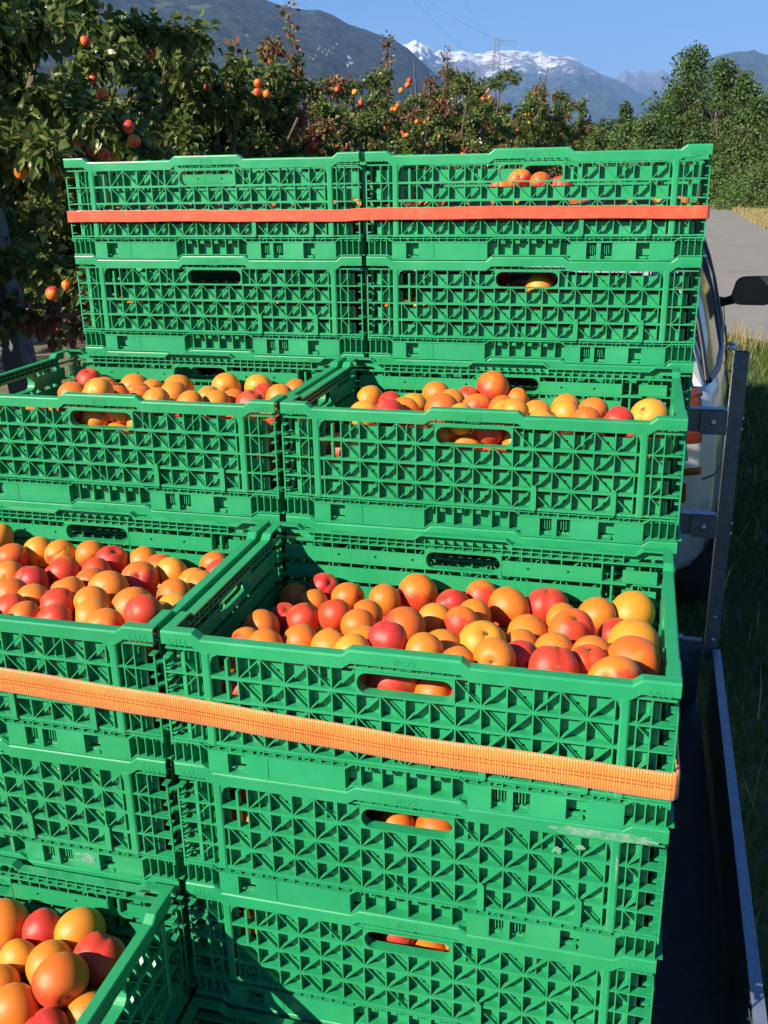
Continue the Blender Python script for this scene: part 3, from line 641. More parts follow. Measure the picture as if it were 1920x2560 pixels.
# ------------------------------------------------------------------ apricots: x, y, z, radius (0.1 mm), class, own object
FRUIT = {
 'AR0': '2341,12043,17112,240,2,1;2737,12014,17327,230,2,1;2916,12074,16925,230,1,1;3176,11949,17260,230,3,1;3589,12074,17163,230,0,1;811,9027,16770,279,0,0;788,9579,16798,256,3,0;802,10094,16800,271,3,0;813,10634,16800,281,0,0;797,11161,16779,266,2,0;814,11493,16376,283,0,0;805,12030,16800,274,1,0;1379,8977,16787,253,2,0;1265,9458,16800,260,2,0;1230,9992,16525,263,3,0;1257,10378,16800,240,1,0;1287,10886,16800,287,2,0;1442,11500,16800,273,0,0;1314,12031,16800,273,0,0;1878,8981,16764,256,2,0;1793,9464,16800,287,0,0;1720,9986,16784,274,1,0;1753,10518,16800,288,1,0;1803,11059,16800,270,3,0;1947,11524,16797,245,0,0;1848,12022,16800,282,1,0;2356,9079,16775,262,1,0;2289,9578,16800,260,1,0;2328,10082,16800,286,2,0;2303,10616,16800,282,2,0;2352,11151,16800,276,0,0;2387,11641,16800,237,0,0;2829,8982,16788,258,1,0;2790,9496,16790,274,3,0;2859,10024,16800,263,1,0;2806,10499,16739,238,2,0;2795,10946,16800,236,2,0;2802,11435,16800,264,1,0;3272,9207,16800,288,0,0;3194,9722,16644,236,2,0;3307,10210,16696,249,2,0;3253,10693,16800,265,3,0;3180,11174,16679,246,1,0;3257,11627,16780,240,0,0;3781,9008,16800,284,0,0;3656,9597,16800,282,2,0;3814,10105,16783,263,1,0;3762,10607,16738,256,1,0;3630,11080,16800,256,1,0;3711,11550,16793,238,0,0;3906,12019,16800,286,2,0;4281,8960,16753,236,1,0;4146,9403,16800,261,0,0;4283,9883,16798,264,2,0;4228,10361,16774,245,2,0;4217,10854,16800,278,1,0;4259,11395,16800,287,2,0;4431,11910,16800,279,1,0;4767,9012,16800,288,1,0;4700,9558,16796,283,2,0;4746,10077,16743,257,0,0;4680,10582,16800,271,0,0;4662,11077,16761,244,2,0;4748,11529,16756,235,2,0;4873,12068,16734,236,2,0;5281,8970,16777,246,2,0;5204,9443,16772,250,0,0;5255,9952,16748,279,1,0;5383,10483,16726,252,0,0;5069,10853,16681,249,2,0;5259,11479,16800,290,2,0;5306,12064,16800,240,2,0;5752,8963,16800,239,1,0;5679,9440,16753,239,1,0;5882,10151,16800,249,3,0;5872,10641,16766,259,1,0;5527,10997,16800,275,1,0;5846,11417,16800,285,2,0;5798,11964,16800,280,1,0;945,10909,16354,262,2,0;1479,11148,16382,290,2,0;2055,9806,16380,287,2,0;2108,10333,16377,284,2,0;3120,8967,16336,243,2,0;3563,9908,16374,282,2,0;3561,10414,16342,249,0,0;5118,10547,16330,237,1,0;4994,11743,16382,289,1,0;5435,10191,16344,251,0,0;5853,11068,16371,278,3,0',
 'AR1': '3514,9006,15421,282,1,1;803,8996,14972,272,2,0;767,9475,14974,236,2,0;810,9966,15023,278,1,0;821,10514,15017,290,1,0;939,11017,15040,242,3,0;792,11483,15030,261,2,0;821,12014,15104,290,0,0;1325,9012,15000,288,1,0;1198,9646,14864,268,1,0;1299,10169,14915,285,0,0;1307,10709,14895,270,0,0;1295,11190,14788,238,1,0;1272,11512,15124,248,2,0;1368,12018,15072,286,1,0;1819,8962,14932,238,2,0;1665,9434,14970,275,3,0;1772,9937,14925,257,1,0;1773,10451,14964,278,3,0;1788,10986,14970,271,2,0;1759,11525,14952,286,0,0;1894,12035,15067,269,2,0;2286,8972,14949,248,0,0;2182,9504,15003,270,1,0;2281,10077,14929,278,2,0;2217,10733,14891,245,3,0;2260,11237,14940,278,1,0;2220,11737,14856,240,2,0;2351,12015,15333,282,2,0;2783,8990,15025,266,1,0;2692,9482,14988,255,1,0;2826,9986,15014,285,2,0;2652,10497,14986,274,2,0;2773,11009,15008,267,1,0;2701,11505,14970,251,2,0;2795,12015,15015,289,2,0;3201,9541,15002,279,2,0;3372,10072,15031,289,1,0;3170,10648,14967,282,3,0;3220,11175,14911,236,2,0;3169,11649,14945,250,0,0;3303,12026,15243,278,2,0;3862,9006,14997,282,2,0;3732,9531,14980,265,0,0;3888,10016,14958,244,0,0;3684,10508,14983,264,0,0;3867,10973,14957,249,2,0;3647,11451,14985,289,2,0;3811,12030,15086,271,1,0;4406,9059,14968,285,1,0;4253,9590,14951,273,1,0;4387,10074,14908,246,2,0;4299,10556,14965,265,1,0;4382,11078,14954,286,1,0;4172,11559,14995,273,1,0;4326,12036,15012,268,2,0;4970,9007,15027,283,3,0;4737,9442,14905,242,2,0;4825,9897,14922,240,0,0;4772,10372,14942,249,0,0;4854,10882,14962,240,2,0;4651,11485,15102,238,2,0;4834,12035,15069,269,3,0;5474,8962,15243,237,1,0;5222,9566,14977,279,0,0;5295,10097,14961,271,0,0;5262,10619,14975,256,0,0;5281,11119,14956,256,1,0;5438,11551,15119,249,2,0;5350,12033,15015,271,3,0;5882,8974,14993,249,0,0;5755,9451,14948,277,3,0;5890,9921,14916,242,2,0;5745,10394,14982,278,0,0;5839,10935,15012,290,2,0;5877,11458,14946,255,3,0;5866,11997,14971,265,1,0;1502,9933,14505,239,3,0;1972,10144,14521,255,2,0;3061,10918,14527,262,2,0;3562,11108,14554,288,3,0;5036,11613,14835,268,2,0',
 'AL0': '-5306,9298,16715,238,0,0;-5268,9776,16786,276,0,0;-5277,10295,16726,267,2,0;-5296,10605,16341,248,3,0;-5290,10904,16721,254,2,0;-5275,11477,16800,269,0,0;-5269,12029,16800,275,3,0;-4990,8970,16800,245,2,0;-4832,9462,16800,279,2,0;-4810,10017,16746,271,1,0;-4823,10569,16758,276,2,0;-4755,11107,16800,263,3,0;-4830,11600,16763,247,2,0;-4798,12054,16640,250,0,0;-4493,8977,16791,253,1,0;-4330,9419,16739,239,1,0;-4287,9925,16800,282,3,0;-4300,10500,16800,266,1,0;-4240,11063,16800,262,2,0;-4388,11536,16800,244,2,0;-4316,12033,16795,267,1,0;-4008,8972,16793,248,3,0;-3858,9462,16800,256,2,0;-3770,9951,16800,250,2,0;-3758,10497,16800,289,0,0;-3748,11003,16776,245,0,0;-3902,11474,16800,277,1,0;-3775,12014,16800,290,2,0;-3517,8974,16800,250,3,0;-3287,9462,16800,290,0,0;-3351,10189,16798,243,2,0;-3291,10693,16800,237,1,0;-3296,11172,16757,259,2,0;-3440,11625,16775,240,2,0;-3239,12044,16800,261,0,0;-2958,9010,16800,286,2,0;-2756,9499,16800,268,3,0;-2859,10063,16800,282,1,0;-2779,10594,16800,273,0,0;-2770,11140,16800,287,1,0;-2980,11612,16757,245,1,0;-2751,12043,16800,261,2,0;-2433,8977,16770,252,1,0;-2404,9825,16772,246,2,0;-2241,10266,16767,259,2,0;-2288,10773,16800,275,1,0;-2300,11223,16590,251,1,0;-2504,11617,16798,248,2,0;-2253,12052,16795,252,0,0;-1926,8993,16740,269,2,0;-2056,9495,16800,266,3,0;-1818,9989,16783,265,2,0;-1800,10537,16752,283,2,0;-1837,11092,16800,286,1,0;-2024,11592,16800,260,0,0;-1771,12049,16793,255,2,0;-1407,8975,16763,251,2,0;-1558,9424,16781,260,2,0;-1320,9850,16721,261,0,0;-1303,10741,16800,285,2,0;-1267,11232,16784,238,0,0;-1538,11610,16759,263,2,0;-1252,12031,16800,273,3,0;-897,9006,16800,282,1,0;-944,9523,16800,255,2,0;-713,9973,16800,268,1,0;-757,10519,16772,237,0,0;-821,11012,16800,272,1,0;-939,11604,16800,281,2,0;-739,12069,16770,235,2,0;-193,8973,16800,249,2,0;-305,9545,16790,271,1,0;-222,10216,16800,278,1,0;-329,10698,16742,249,0,0;-214,11174,16800,270,2,0;-426,11617,16800,275,2,0;-200,12048,16800,256,2,0;-4949,10291,16346,253,1,0;-4569,9629,16367,274,0,0;-4496,10135,16358,265,0,0;-2441,9442,16378,286,2,0;-1665,9716,16370,277,0,0;-1551,10215,16377,284,0,0;-1035,9958,16336,243,0,0;-1129,10256,16800,242,2,0;-693,11318,16379,287,3,0',
 'AL1': '-5282,9106,14943,262,2,0;-5270,9625,14989,274,2,0;-5305,10120,15015,239,2,0;-5257,10611,14899,287,2,0;-5287,11139,14906,257,1,0;-5257,11633,15073,287,0,0;-5305,12065,14830,239,0,0;-4833,8962,14909,238,1,0;-4807,9402,15076,262,2,0;-4835,9911,15054,270,3,0;-4772,10414,14974,268,2,0;-4796,10945,14998,290,2,0;-4754,11467,15076,263,3,0;-4819,11978,14952,283,3,0;-4357,9069,15015,279,2,0;-4368,9594,14858,284,3,0;-4375,10112,14940,255,0,0;-4240,10568,14909,237,0,0;-4272,11045,14969,260,0,0;-4244,11566,14989,283,2,0;-4318,12059,14953,245,2,0;-3847,8978,14962,254,2,0;-3741,9470,14996,258,2,0;-3930,9922,14948,246,1,0;-3771,10639,14873,257,3,0;-3753,11145,14854,255,1,0;-3740,11611,14958,242,2,0;-3818,12065,14941,240,0,0;-3350,9120,14937,288,2,0;-3294,9621,14882,237,0,0;-3424,10098,14973,270,0,0;-3263,10603,14896,278,0,0;-3268,11114,14962,256,3,0;-3256,11611,15070,270,0,0;-3352,12067,14933,237,2,0;-2860,8979,14983,255,1,0;-2750,9471,15011,273,3,0;-2816,9978,14986,261,3,0;-2790,10447,14908,238,0,0;-2790,10914,15013,254,1,0;-2752,11438,14983,286,2,0;-2882,12062,14969,242,2,0;-2378,8973,14956,249,1,0;-2227,9451,15003,263,2,0;-2330,10084,14981,252,1,0;-2334,10579,14977,255,2,0;-2316,11088,14952,269,3,0;-2256,11579,14987,242,0,0;-2398,12043,14961,262,0,0;-1887,8984,15005,260,2,0;-1646,9549,14987,273,0,0;-1762,10085,14978,285,0,0;-1753,10624,14959,266,2,0;-1740,11112,14903,240,1,0;-1758,11575,15091,281,1,0;-1855,12055,14960,249,1,0;-1381,8981,14988,257,2,0;-1141,9431,14901,267,2,0;-1266,9924,14898,255,1,0;-1253,10442,14955,282,3,0;-1300,10947,14909,242,1,0;-1257,11418,15040,261,0,0;-1339,11947,14980,287,1,0;-907,8985,15148,261,3,0;-653,9426,15058,269,2,0;-787,9943,15093,280,2,0;-735,10466,15022,265,1,0;-799,10982,14965,275,1,0;-750,11492,15040,263,1,0;-784,12016,15018,288,0,0;-190,8971,14989,246,2,0;-182,9431,14966,238,1,0;-233,9921,15088,289,2,0;-219,10456,14977,275,1,0;-269,10955,15052,244,0,0;-223,11462,14994,279,2,0;-225,12011,15041,280,3,0;-4019,10397,14518,253,0,0;-3474,9426,14503,238,2,0;-3533,10411,14509,244,0,0;-3520,10891,14512,246,2,0;-1549,10419,14527,262,0,0;-1096,9720,14503,237,1,0;-1104,10179,14513,247,2,0',
 'BR2': '795,6910,13702,249,1,1;506,6792,13372,230,2,1;1219,6707,13668,230,0,1;1677,4703,13993,230,0,1;1850,5118,13949,230,2,1;1815,5905,13852,230,1,1;1824,7760,13631,257,2,1;2321,6536,13776,250,1,1;2444,5140,13975,281,3,1;2442,7515,13642,230,0,1;2847,5976,13844,240,2,1;2858,7744,13814,286,3,1;3303,7769,13603,230,2,1;3287,5837,13861,230,3,1;3423,5319,13924,230,1,1;3607,4689,14101,230,1,1;3866,5491,13903,230,1,1;4031,4690,13960,230,1,1;4318,5465,13910,231,1,1;4261,6422,13807,230,1,1;4709,5993,13845,238,3,1;4668,4735,13995,230,3,1;5117,4686,14015,230,0,1;5562,5404,13949,292,1,1;1154,5246,13823,230,1,1;2462,4680,13692,230,1,1;2889,4693,13524,243,1,1;3248,4696,13823,232,0,1;2818,4687,13968,230,1,1;3669,4687,13659,230,1,1;3323,4680,13384,230,0,1;520,4693,13265,243,0,2;520,5032,13082,243,2,2;527,5444,13172,250,1,2;516,6043,13091,240,1,0;514,6487,13033,237,0,0;533,7773,12695,257,2,0;958,4730,13365,281,2,2;889,5220,13285,265,2,0;1211,5530,13320,241,3,2;1143,6002,13243,254,0,2;881,6218,13009,261,1,0;981,7325,13033,273,0,0;886,7793,12951,237,1,0;1412,4699,13474,249,1,0;1605,5163,13460,281,1,0;1628,5699,13395,281,0,0;1535,6170,13313,263,1,0;1619,6632,13272,271,2,0;1761,7046,13232,272,0,0;1621,7777,13124,253,2,0;1878,4711,13535,261,3,0;2057,5456,13438,281,3,2;2077,5938,13376,265,2,0;1944,6365,13320,241,3,0;2089,6760,13269,241,1,0;2328,7200,13212,277,1,0;2009,7776,13093,254,0,0;2235,5033,13493,275,2,0;2706,5107,13484,240,2,2;2570,5556,13425,282,1,2;2528,6086,13357,283,1,2;2525,6624,13287,257,2,0;2753,7032,13234,239,1,0;2381,7744,13141,286,1,0;3034,4933,13126,255,3,0;3162,5206,13471,274,3,0;3045,5663,13412,264,1,2;3014,6124,13352,254,1,0;2974,6601,13290,267,2,0;3016,7364,13191,253,1,0;3208,7793,13135,237,0,0;4069,4691,13474,242,0,0;3599,5073,13390,255,0,2;3536,5610,13418,281,2,2;3463,6115,13353,250,0,2;3407,6573,13293,237,2,0;3654,6899,13030,261,2,0;3410,7303,13199,248,2,0;4395,5000,13498,259,1,2;4017,5238,13467,256,1,2;4042,5713,13405,283,3,0;3914,6178,13345,272,0,2;3799,6602,13290,240,2,0;3796,7335,13194,258,2,0;4012,7775,13137,255,0,0;4672,4687,13535,237,2,0;4493,5450,13439,280,1,0;4511,5951,13374,283,1,0;4329,6409,13315,283,2,0;4429,6878,13254,251,0,0;4016,6957,13243,247,3,0;4435,7786,13136,243,2,0;5152,4722,13534,272,2,0;4878,5125,13481,274,3,2;4975,5865,13385,264,0,2;4825,6358,13321,281,1,2;4873,6872,13255,287,2,0;5115,7334,13195,277,1,0;4853,7760,13139,270,0,0;5631,4695,13535,245,1,2;5467,5117,13482,283,3,0;5595,6042,13362,282,2,2;5607,6552,13296,270,0,2;5319,6963,13243,278,1,0;5625,7334,13136,252,0,0;5624,7777,13137,253,2,0;816,4688,12992,239,1,0;805,5738,13199,277,3,2;879,6711,13089,263,0,0;1283,6950,13153,267,2,0;547,7759,12876,271,0,0;1507,5343,13049,236,2,0;1407,5800,12992,259,0,0;1211,6466,13198,250,1,0;1457,7368,13099,241,2,0;1211,7757,13031,273,0,0;1921,5092,13097,262,1,0;1741,7367,12683,245,0,0;1924,7415,13184,270,1,0;2158,4704,13154,254,0,0;2322,5682,13070,255,1,0;2329,6812,12965,237,2,0;2879,5344,13080,243,3,2;2752,6301,12998,272,3,2;2779,6768,12915,235,0,0;2646,7375,12897,254,0,0;2792,7741,13142,289,2,0;3212,6297,12996,246,0,0;3204,6922,13071,276,3,0;3406,7364,12697,259,1,0;3732,5881,13029,248,2,2;3638,6336,12994,240,1,2;3867,7365,12696,258,3,0;3596,7750,13140,279,3,0;4383,4700,13152,250,2,2;4406,5100,13032,251,1,0;4229,5976,13023,273,2,0;4315,6988,12922,245,2,0;4216,7375,13189,286,0,0;4814,5169,13012,248,1,0;4707,5614,13067,254,1,0;4606,6550,12987,265,0,0;4642,7322,13196,283,3,0;5134,5443,13211,282,3,2;5300,5840,13045,276,1,2;5238,6245,13336,250,0,2;5187,6542,13028,271,2,0;5276,7744,13141,286,3,0;5595,4731,13096,281,1,0;5588,5602,13419,288,2,0;5621,6241,13012,256,2,0;5627,6881,13072,249,2,0;5635,7437,12679,241,2,0;5635,7788,12680,242,2,0;524,5122,12685,247,1,0;562,5527,12723,285,3,0;525,5916,12686,248,3,0;559,7311,12720,282,0,0;927,6488,12677,239,2,0;1340,7275,12681,243,2,0;2054,7032,12698,260,2,0;2577,5560,12685,247,2,0;2523,6034,12693,255,2,0;2953,6494,12675,237,2,0;3530,5618,12687,249,2,0;3472,6086,12678,240,2,0;3360,6599,12714,276,0,0;3540,6997,12673,235,1,0;4146,5213,12674,236,0,0;3952,6166,12718,280,2,0;3791,6607,12678,240,3,0;3989,6978,12685,247,3,0;5177,6174,12726,288,0,0;5154,7778,12690,252,0,0;5264,7361,12715,277,0,0',
 'BL2': '-5250,7760,13630,263,0,1;-4276,6623,13745,276,1,1;-3752,5868,13843,230,3,1;-3497,5004,14022,230,1,1;-3944,5048,14027,230,2,1;-3288,5389,13906,230,3,1;-3893,7117,13686,311,1,1;-3273,6083,13815,230,2,1;-2829,5371,13909,230,3,1;-2259,4786,14015,230,1,1;-3060,7233,13682,275,2,1;-3411,6903,13706,230,2,1;-2629,6136,13808,259,1,1;-1894,6006,13825,233,1,1;-2303,7751,13635,278,1,1;-1308,5023,13955,230,1,1;-1192,5457,13898,230,3,1;-805,5220,13929,230,0,1;-1631,7760,13643,264,1,1;-1167,6786,13723,230,0,1;-751,6508,13765,253,1,1;-886,7760,13628,230,3,1;-1594,4680,14004,230,1,1;-3326,4697,13722,247,1,1;-3767,4680,13862,230,2,1;-3225,4680,14165,230,1,1;-3670,4680,13430,230,2,1;-2928,4712,13438,262,2,1;-2889,4680,13896,230,3,1;-2514,4680,13660,230,1,1;-5528,4860,13514,271,0,0;-5540,5338,13446,259,1,0;-5528,5845,13373,271,3,0;-5558,6260,13143,241,2,0;-5526,6734,13246,273,2,0;-5528,7241,13150,271,3,0;-5531,7762,13099,268,0,0;-5080,4705,13535,256,2,0;-4817,5148,13473,276,2,0;-5117,5567,13413,289,2,0;-5107,6093,13338,289,1,0;-5093,6548,13273,246,2,0;-5041,7300,13165,273,1,0;-4800,7748,13101,281,1,0;-4607,4697,13535,248,3,0;-4359,5101,13479,241,1,0;-4673,5818,13377,276,0,0;-4632,6284,13310,248,2,0;-4444,6671,13255,237,1,0;-4808,6919,13220,281,3,0;-4461,7787,13096,243,0,0;-4129,4700,13535,251,0,0;-3890,5096,13480,251,3,0;-4093,5522,13419,245,1,0;-4146,6352,13301,270,2,0;-4033,6826,13233,256,0,0;-4160,7767,13099,262,2,0;-3448,5079,13483,241,0,0;-3619,5532,13418,249,1,0;-3636,6022,13348,265,0,0;-3692,6491,13281,237,3,0;-3607,7343,13159,246,1,0;-3384,7764,13099,266,1,0;-2765,4995,13088,249,3,0;-3012,5181,13468,239,0,0;-3161,5634,13403,262,1,0;-3007,6112,13335,247,2,0;-3204,6552,13272,286,0,0;-3160,7301,13155,276,2,0;-3023,7775,13097,255,3,0;-2578,5302,13451,268,0,0;-2718,5745,13387,240,3,0;-2484,6423,13291,285,3,0;-2435,6921,13219,262,2,0;-2697,7048,12858,239,2,0;-2720,7792,13095,238,3,0;-2193,4974,13498,281,2,0;-2082,5466,13427,289,0,0;-2281,5936,13360,278,1,0;-1973,6279,13311,277,2,0;-2114,6627,13073,244,3,0;-1956,7012,13207,279,2,0;-1993,7759,13100,271,2,0;-1866,4688,13507,238,0,2;-1589,5389,13438,251,2,0;-1771,5838,13374,254,2,0;-1510,6202,13322,242,1,0;-1658,6641,13259,262,2,0;-1560,6985,12995,252,0,0;-1578,7778,13097,252,2,0;-947,4724,13533,274,1,2;-1194,5155,13472,251,2,0;-1289,5753,13386,268,0,0;-1042,6153,13329,265,1,0;-862,6593,13266,274,0,0;-1171,6936,13217,287,2,0;-1161,7762,13099,267,1,0;-469,4720,13534,270,1,2;-859,5482,13425,274,1,0;-437,5639,13403,238,2,0;-480,6103,13336,281,2,0;-449,6497,13195,250,1,0;-932,7350,13156,250,1,0;-487,7367,13156,288,1,0;-5202,5115,13187,255,1,0;-5421,5511,13036,246,2,0;-5178,6250,12897,251,2,0;-5198,6861,12955,245,2,0;-5214,7745,13102,285,1,0;-4893,4685,13140,236,1,0;-4747,5055,12989,254,1,0;-4915,5544,13032,278,3,0;-4756,6511,12960,245,3,0;-4541,7355,13157,261,1,0;-4439,4710,13102,260,3,0;-4469,5443,13143,282,2,0;-4302,5933,13126,282,2,0;-4417,7004,12959,262,3,0;-4065,7299,13166,274,2,0;-3894,5738,13073,260,3,0;-3659,6524,12720,282,2,0;-3533,6920,13220,280,1,0;-3782,7746,13102,284,3,0;-3450,5715,13051,243,0,0;-3374,6222,13041,256,2,0;-3185,6543,12711,273,2,0;-3160,6870,13000,239,1,0;-3344,7389,12674,236,2,0;-2833,5429,13064,251,1,0;-3019,5812,13042,247,3,0;-2637,6015,13064,244,0,0;-2852,6412,13025,249,2,0;-2853,6890,13224,237,2,0;-2703,7351,13158,266,1,0;-2313,5122,13068,278,2,0;-2397,5591,13053,271,2,0;-2297,6940,12723,285,2,0;-2236,7338,13160,252,1,0;-2390,7749,13101,281,2,0;-1827,5092,13171,265,3,0;-1780,5524,12983,279,0,0;-1795,6353,12866,257,1,0;-1792,7387,13049,241,0,0;-1430,4715,13535,265,0,0;-1409,5896,13019,267,2,0;-1283,6475,13076,257,1,0;-1387,7365,13156,264,2,0;-984,4689,13064,240,2,0;-852,5078,13159,262,2,0;-907,5783,13099,251,1,0;-764,6220,13000,242,3,0;-793,6887,12910,243,2,0;-809,7276,12695,257,0,0;-784,7794,13095,236,2,0;-479,4730,13095,280,2,0;-457,5173,13469,258,0,2;-483,5329,13066,284,1,0;-462,5803,13025,263,2,0;-447,6973,12686,248,3,0;-474,6927,13219,275,3,0;-449,7779,13097,250,2,0;-5530,5169,12707,269,3,0;-5549,7405,12688,250,1,0;-5551,7782,12686,248,3,0;-4659,5405,12688,250,2,0;-5139,5785,12713,275,1,0;-5039,6555,12674,236,2,0;-4833,6922,12685,247,1,0;-5168,7246,12711,273,0,0;-4722,7360,12716,277,0,0;-4156,5467,12718,280,0,0;-2693,5706,12701,263,0,0;-2690,7778,12690,252,3,0;-445,7375,12684,246,2,0;-466,7762,12705,267,1,0',
 'BL3': '-2936,4691,11733,242,2,1;-5519,4774,11338,280,2,0;-5521,5339,11357,278,0,0;-5549,5846,11254,250,2,0;-5539,6340,11233,260,3,0;-5563,6815,11265,236,1,0;-5535,7285,11324,264,3,0;-5547,7777,11308,252,3,0;-4986,4892,11338,282,1,0;-5037,5394,11225,247,2,0;-5070,5864,11194,239,2,0;-5048,6321,11268,244,3,0;-5114,6771,11343,242,1,0;-5029,7239,11380,260,1,0;-5048,7751,11324,278,1,0;-4472,4729,11433,280,2,0;-4604,5219,11302,235,0,0;-4595,5710,11293,266,1,0;-4467,6188,11286,239,1,0;-4532,6689,11331,280,1,0;-4541,7287,11402,245,0,0;-4541,7768,11268,262,3,0;-3960,4704,11341,254,1,0;-4140,5186,11328,242,2,0;-4111,5643,11231,236,2,0;-4006,6132,11242,243,1,0;-4049,6598,11195,243,2,0;-4065,7093,11344,285,3,0;-4064,7777,11270,252,2,0;-3444,4702,11389,252,2,0;-3686,5094,11290,240,2,0;-3596,5592,11288,278,0,0;-3541,6345,11280,259,2,0;-3631,6830,11254,244,1,0;-3471,7294,11410,283,3,0;-3591,7781,11285,249,3,0;-2655,5231,11306,283,2,0;-3188,5157,11373,289,1,0;-3067,5706,11379,289,0,0;-3041,6247,11334,267,0,0;-3120,6783,11314,288,1,0;-2925,7289,11397,274,1,0;-3104,7769,11323,261,2,0;-2571,4710,11318,261,0,0;-2195,5469,11257,269,3,0;-2574,5935,11262,284,3,0;-2610,6449,11182,241,2,0;-2638,6914,11210,244,0,0;-2402,7349,11346,267,0,0;-2611,7788,11307,242,2,0;-2057,4718,11288,269,2,0;-1804,5160,11380,258,2,0;-1895,5879,11368,265,2,0;-2130,6365,11339,288,3,0;-2131,6905,11263,274,3,0;-1904,7349,11373,246,1,0;-2120,7776,11329,253,2,0;-1539,4719,11335,269,1,0;-1315,5260,11561,288,2,0;-1503,5525,11169,238,1,0;-1513,6219,11298,269,1,0;-1617,6734,11300,269,1,0;-1426,7214,11398,272,2,0;-1512,7794,11287,236,1,0;-1084,4711,11581,261,2,0;-848,5110,11387,252,2,0;-941,5684,11315,236,3,0;-977,6192,11334,286,2,0;-1042,6787,11362,289,1,0;-938,7307,11322,254,2,0;-925,7792,11326,238,2,0;-484,4736,11425,285,3,0;-445,5349,11287,246,3,0;-475,5837,11415,276,0,0;-470,6363,11420,271,2,0;-447,6853,11368,248,1,0;-455,7328,11387,256,2,0;-439,7790,11333,240,2,0;-5341,5656,10866,256,1,0;-3828,5848,10884,274,1,0;-3358,6129,10866,255,3,0;-3376,6624,10877,267,2,0;-2392,5690,10853,242,2,0;-2378,6183,10861,250,2,0;-2362,6659,10848,237,2,0;-1427,5893,10871,260,1,0',
 'BR3': '534,4749,11261,258,2,0;520,5246,11300,243,2,0;526,5724,11265,249,2,0;548,6339,11360,272,1,0;529,6849,11350,253,0,0;523,7328,11314,246,1,0;523,7783,11400,246,3,0;1027,4708,11274,259,2,0;984,5206,11210,254,1,0;1020,5686,11396,272,0,0;1012,6177,11178,279,1,0;1037,6695,11365,288,3,0;962,7192,11265,239,0,0;1019,7678,11430,289,2,0;1510,4703,11305,254,3,0;1547,5194,11348,272,2,0;1476,5643,11199,239,0,0;1539,6106,11206,243,3,0;1548,6564,11322,253,1,0;1448,7077,11331,282,0,0;1537,7689,11274,279,0,0;2016,4781,11313,277,2,0;2163,5270,11296,249,1,0;1969,5752,11366,283,2,0;2035,6306,11339,273,1,0;1978,6838,11324,271,3,0;1894,7326,11316,242,0,0;2039,7776,11270,254,0,0;2501,4692,11270,242,2,0;2630,5151,11261,248,3,0;2490,5643,11304,267,2,0;2538,6158,11366,266,3,0;2512,6701,11343,288,2,0;2477,7268,11314,256,0,0;2523,7770,11358,259,1,0;2968,4691,11270,241,2,0;3113,5142,11363,256,2,0;2979,5601,11250,250,3,0;3045,6105,11281,272,1,0;3032,6772,11255,255,1,0;2969,7265,11284,253,1,0;3036,7760,11350,269,2,0;3431,4697,11263,247,2,0;3644,5104,11303,241,1,0;3474,5555,11237,265,3,0;3579,6079,11342,290,1,0;3480,6581,11252,241,1,0;3477,7098,11324,287,2,0;3559,7757,11325,273,1,0;4025,4724,11305,274,1,0;4092,5219,11258,239,1,0;3974,5698,11336,275,0,0;4099,6232,11380,269,1,0;3967,6714,11236,265,2,0;4017,7219,11389,283,2,0;4084,7753,11391,277,2,0;4564,4732,11342,283,0,0;4500,5247,11557,289,3,0;4458,5764,11256,236,2,0;4605,6207,11328,252,2,0;4490,6714,11309,280,2,0;4570,7244,11445,283,2,0;4602,7769,11358,260,2,0;5119,4741,11352,286,0,0;5038,5293,11421,286,3,0;4954,5818,11293,275,0,0;5116,6338,11360,288,2,0;4986,6829,11269,245,1,0;5131,7287,11453,289,0,0;5002,7771,11670,259,1,0;5633,4693,11359,244,0,0;5588,5195,11411,288,0,0;5484,5722,11327,274,0,0;5624,6208,11309,253,1,0;5562,6722,11349,278,3,0;5615,7160,11652,262,2,0;5615,7769,11424,261,3,0;1286,5897,10863,253,2,0;1325,6379,10851,241,2,0;2827,6302,10868,257,0,0;3729,4779,10882,271,3,0;3774,6350,10897,287,3,0;3640,6846,10875,264,2,0',
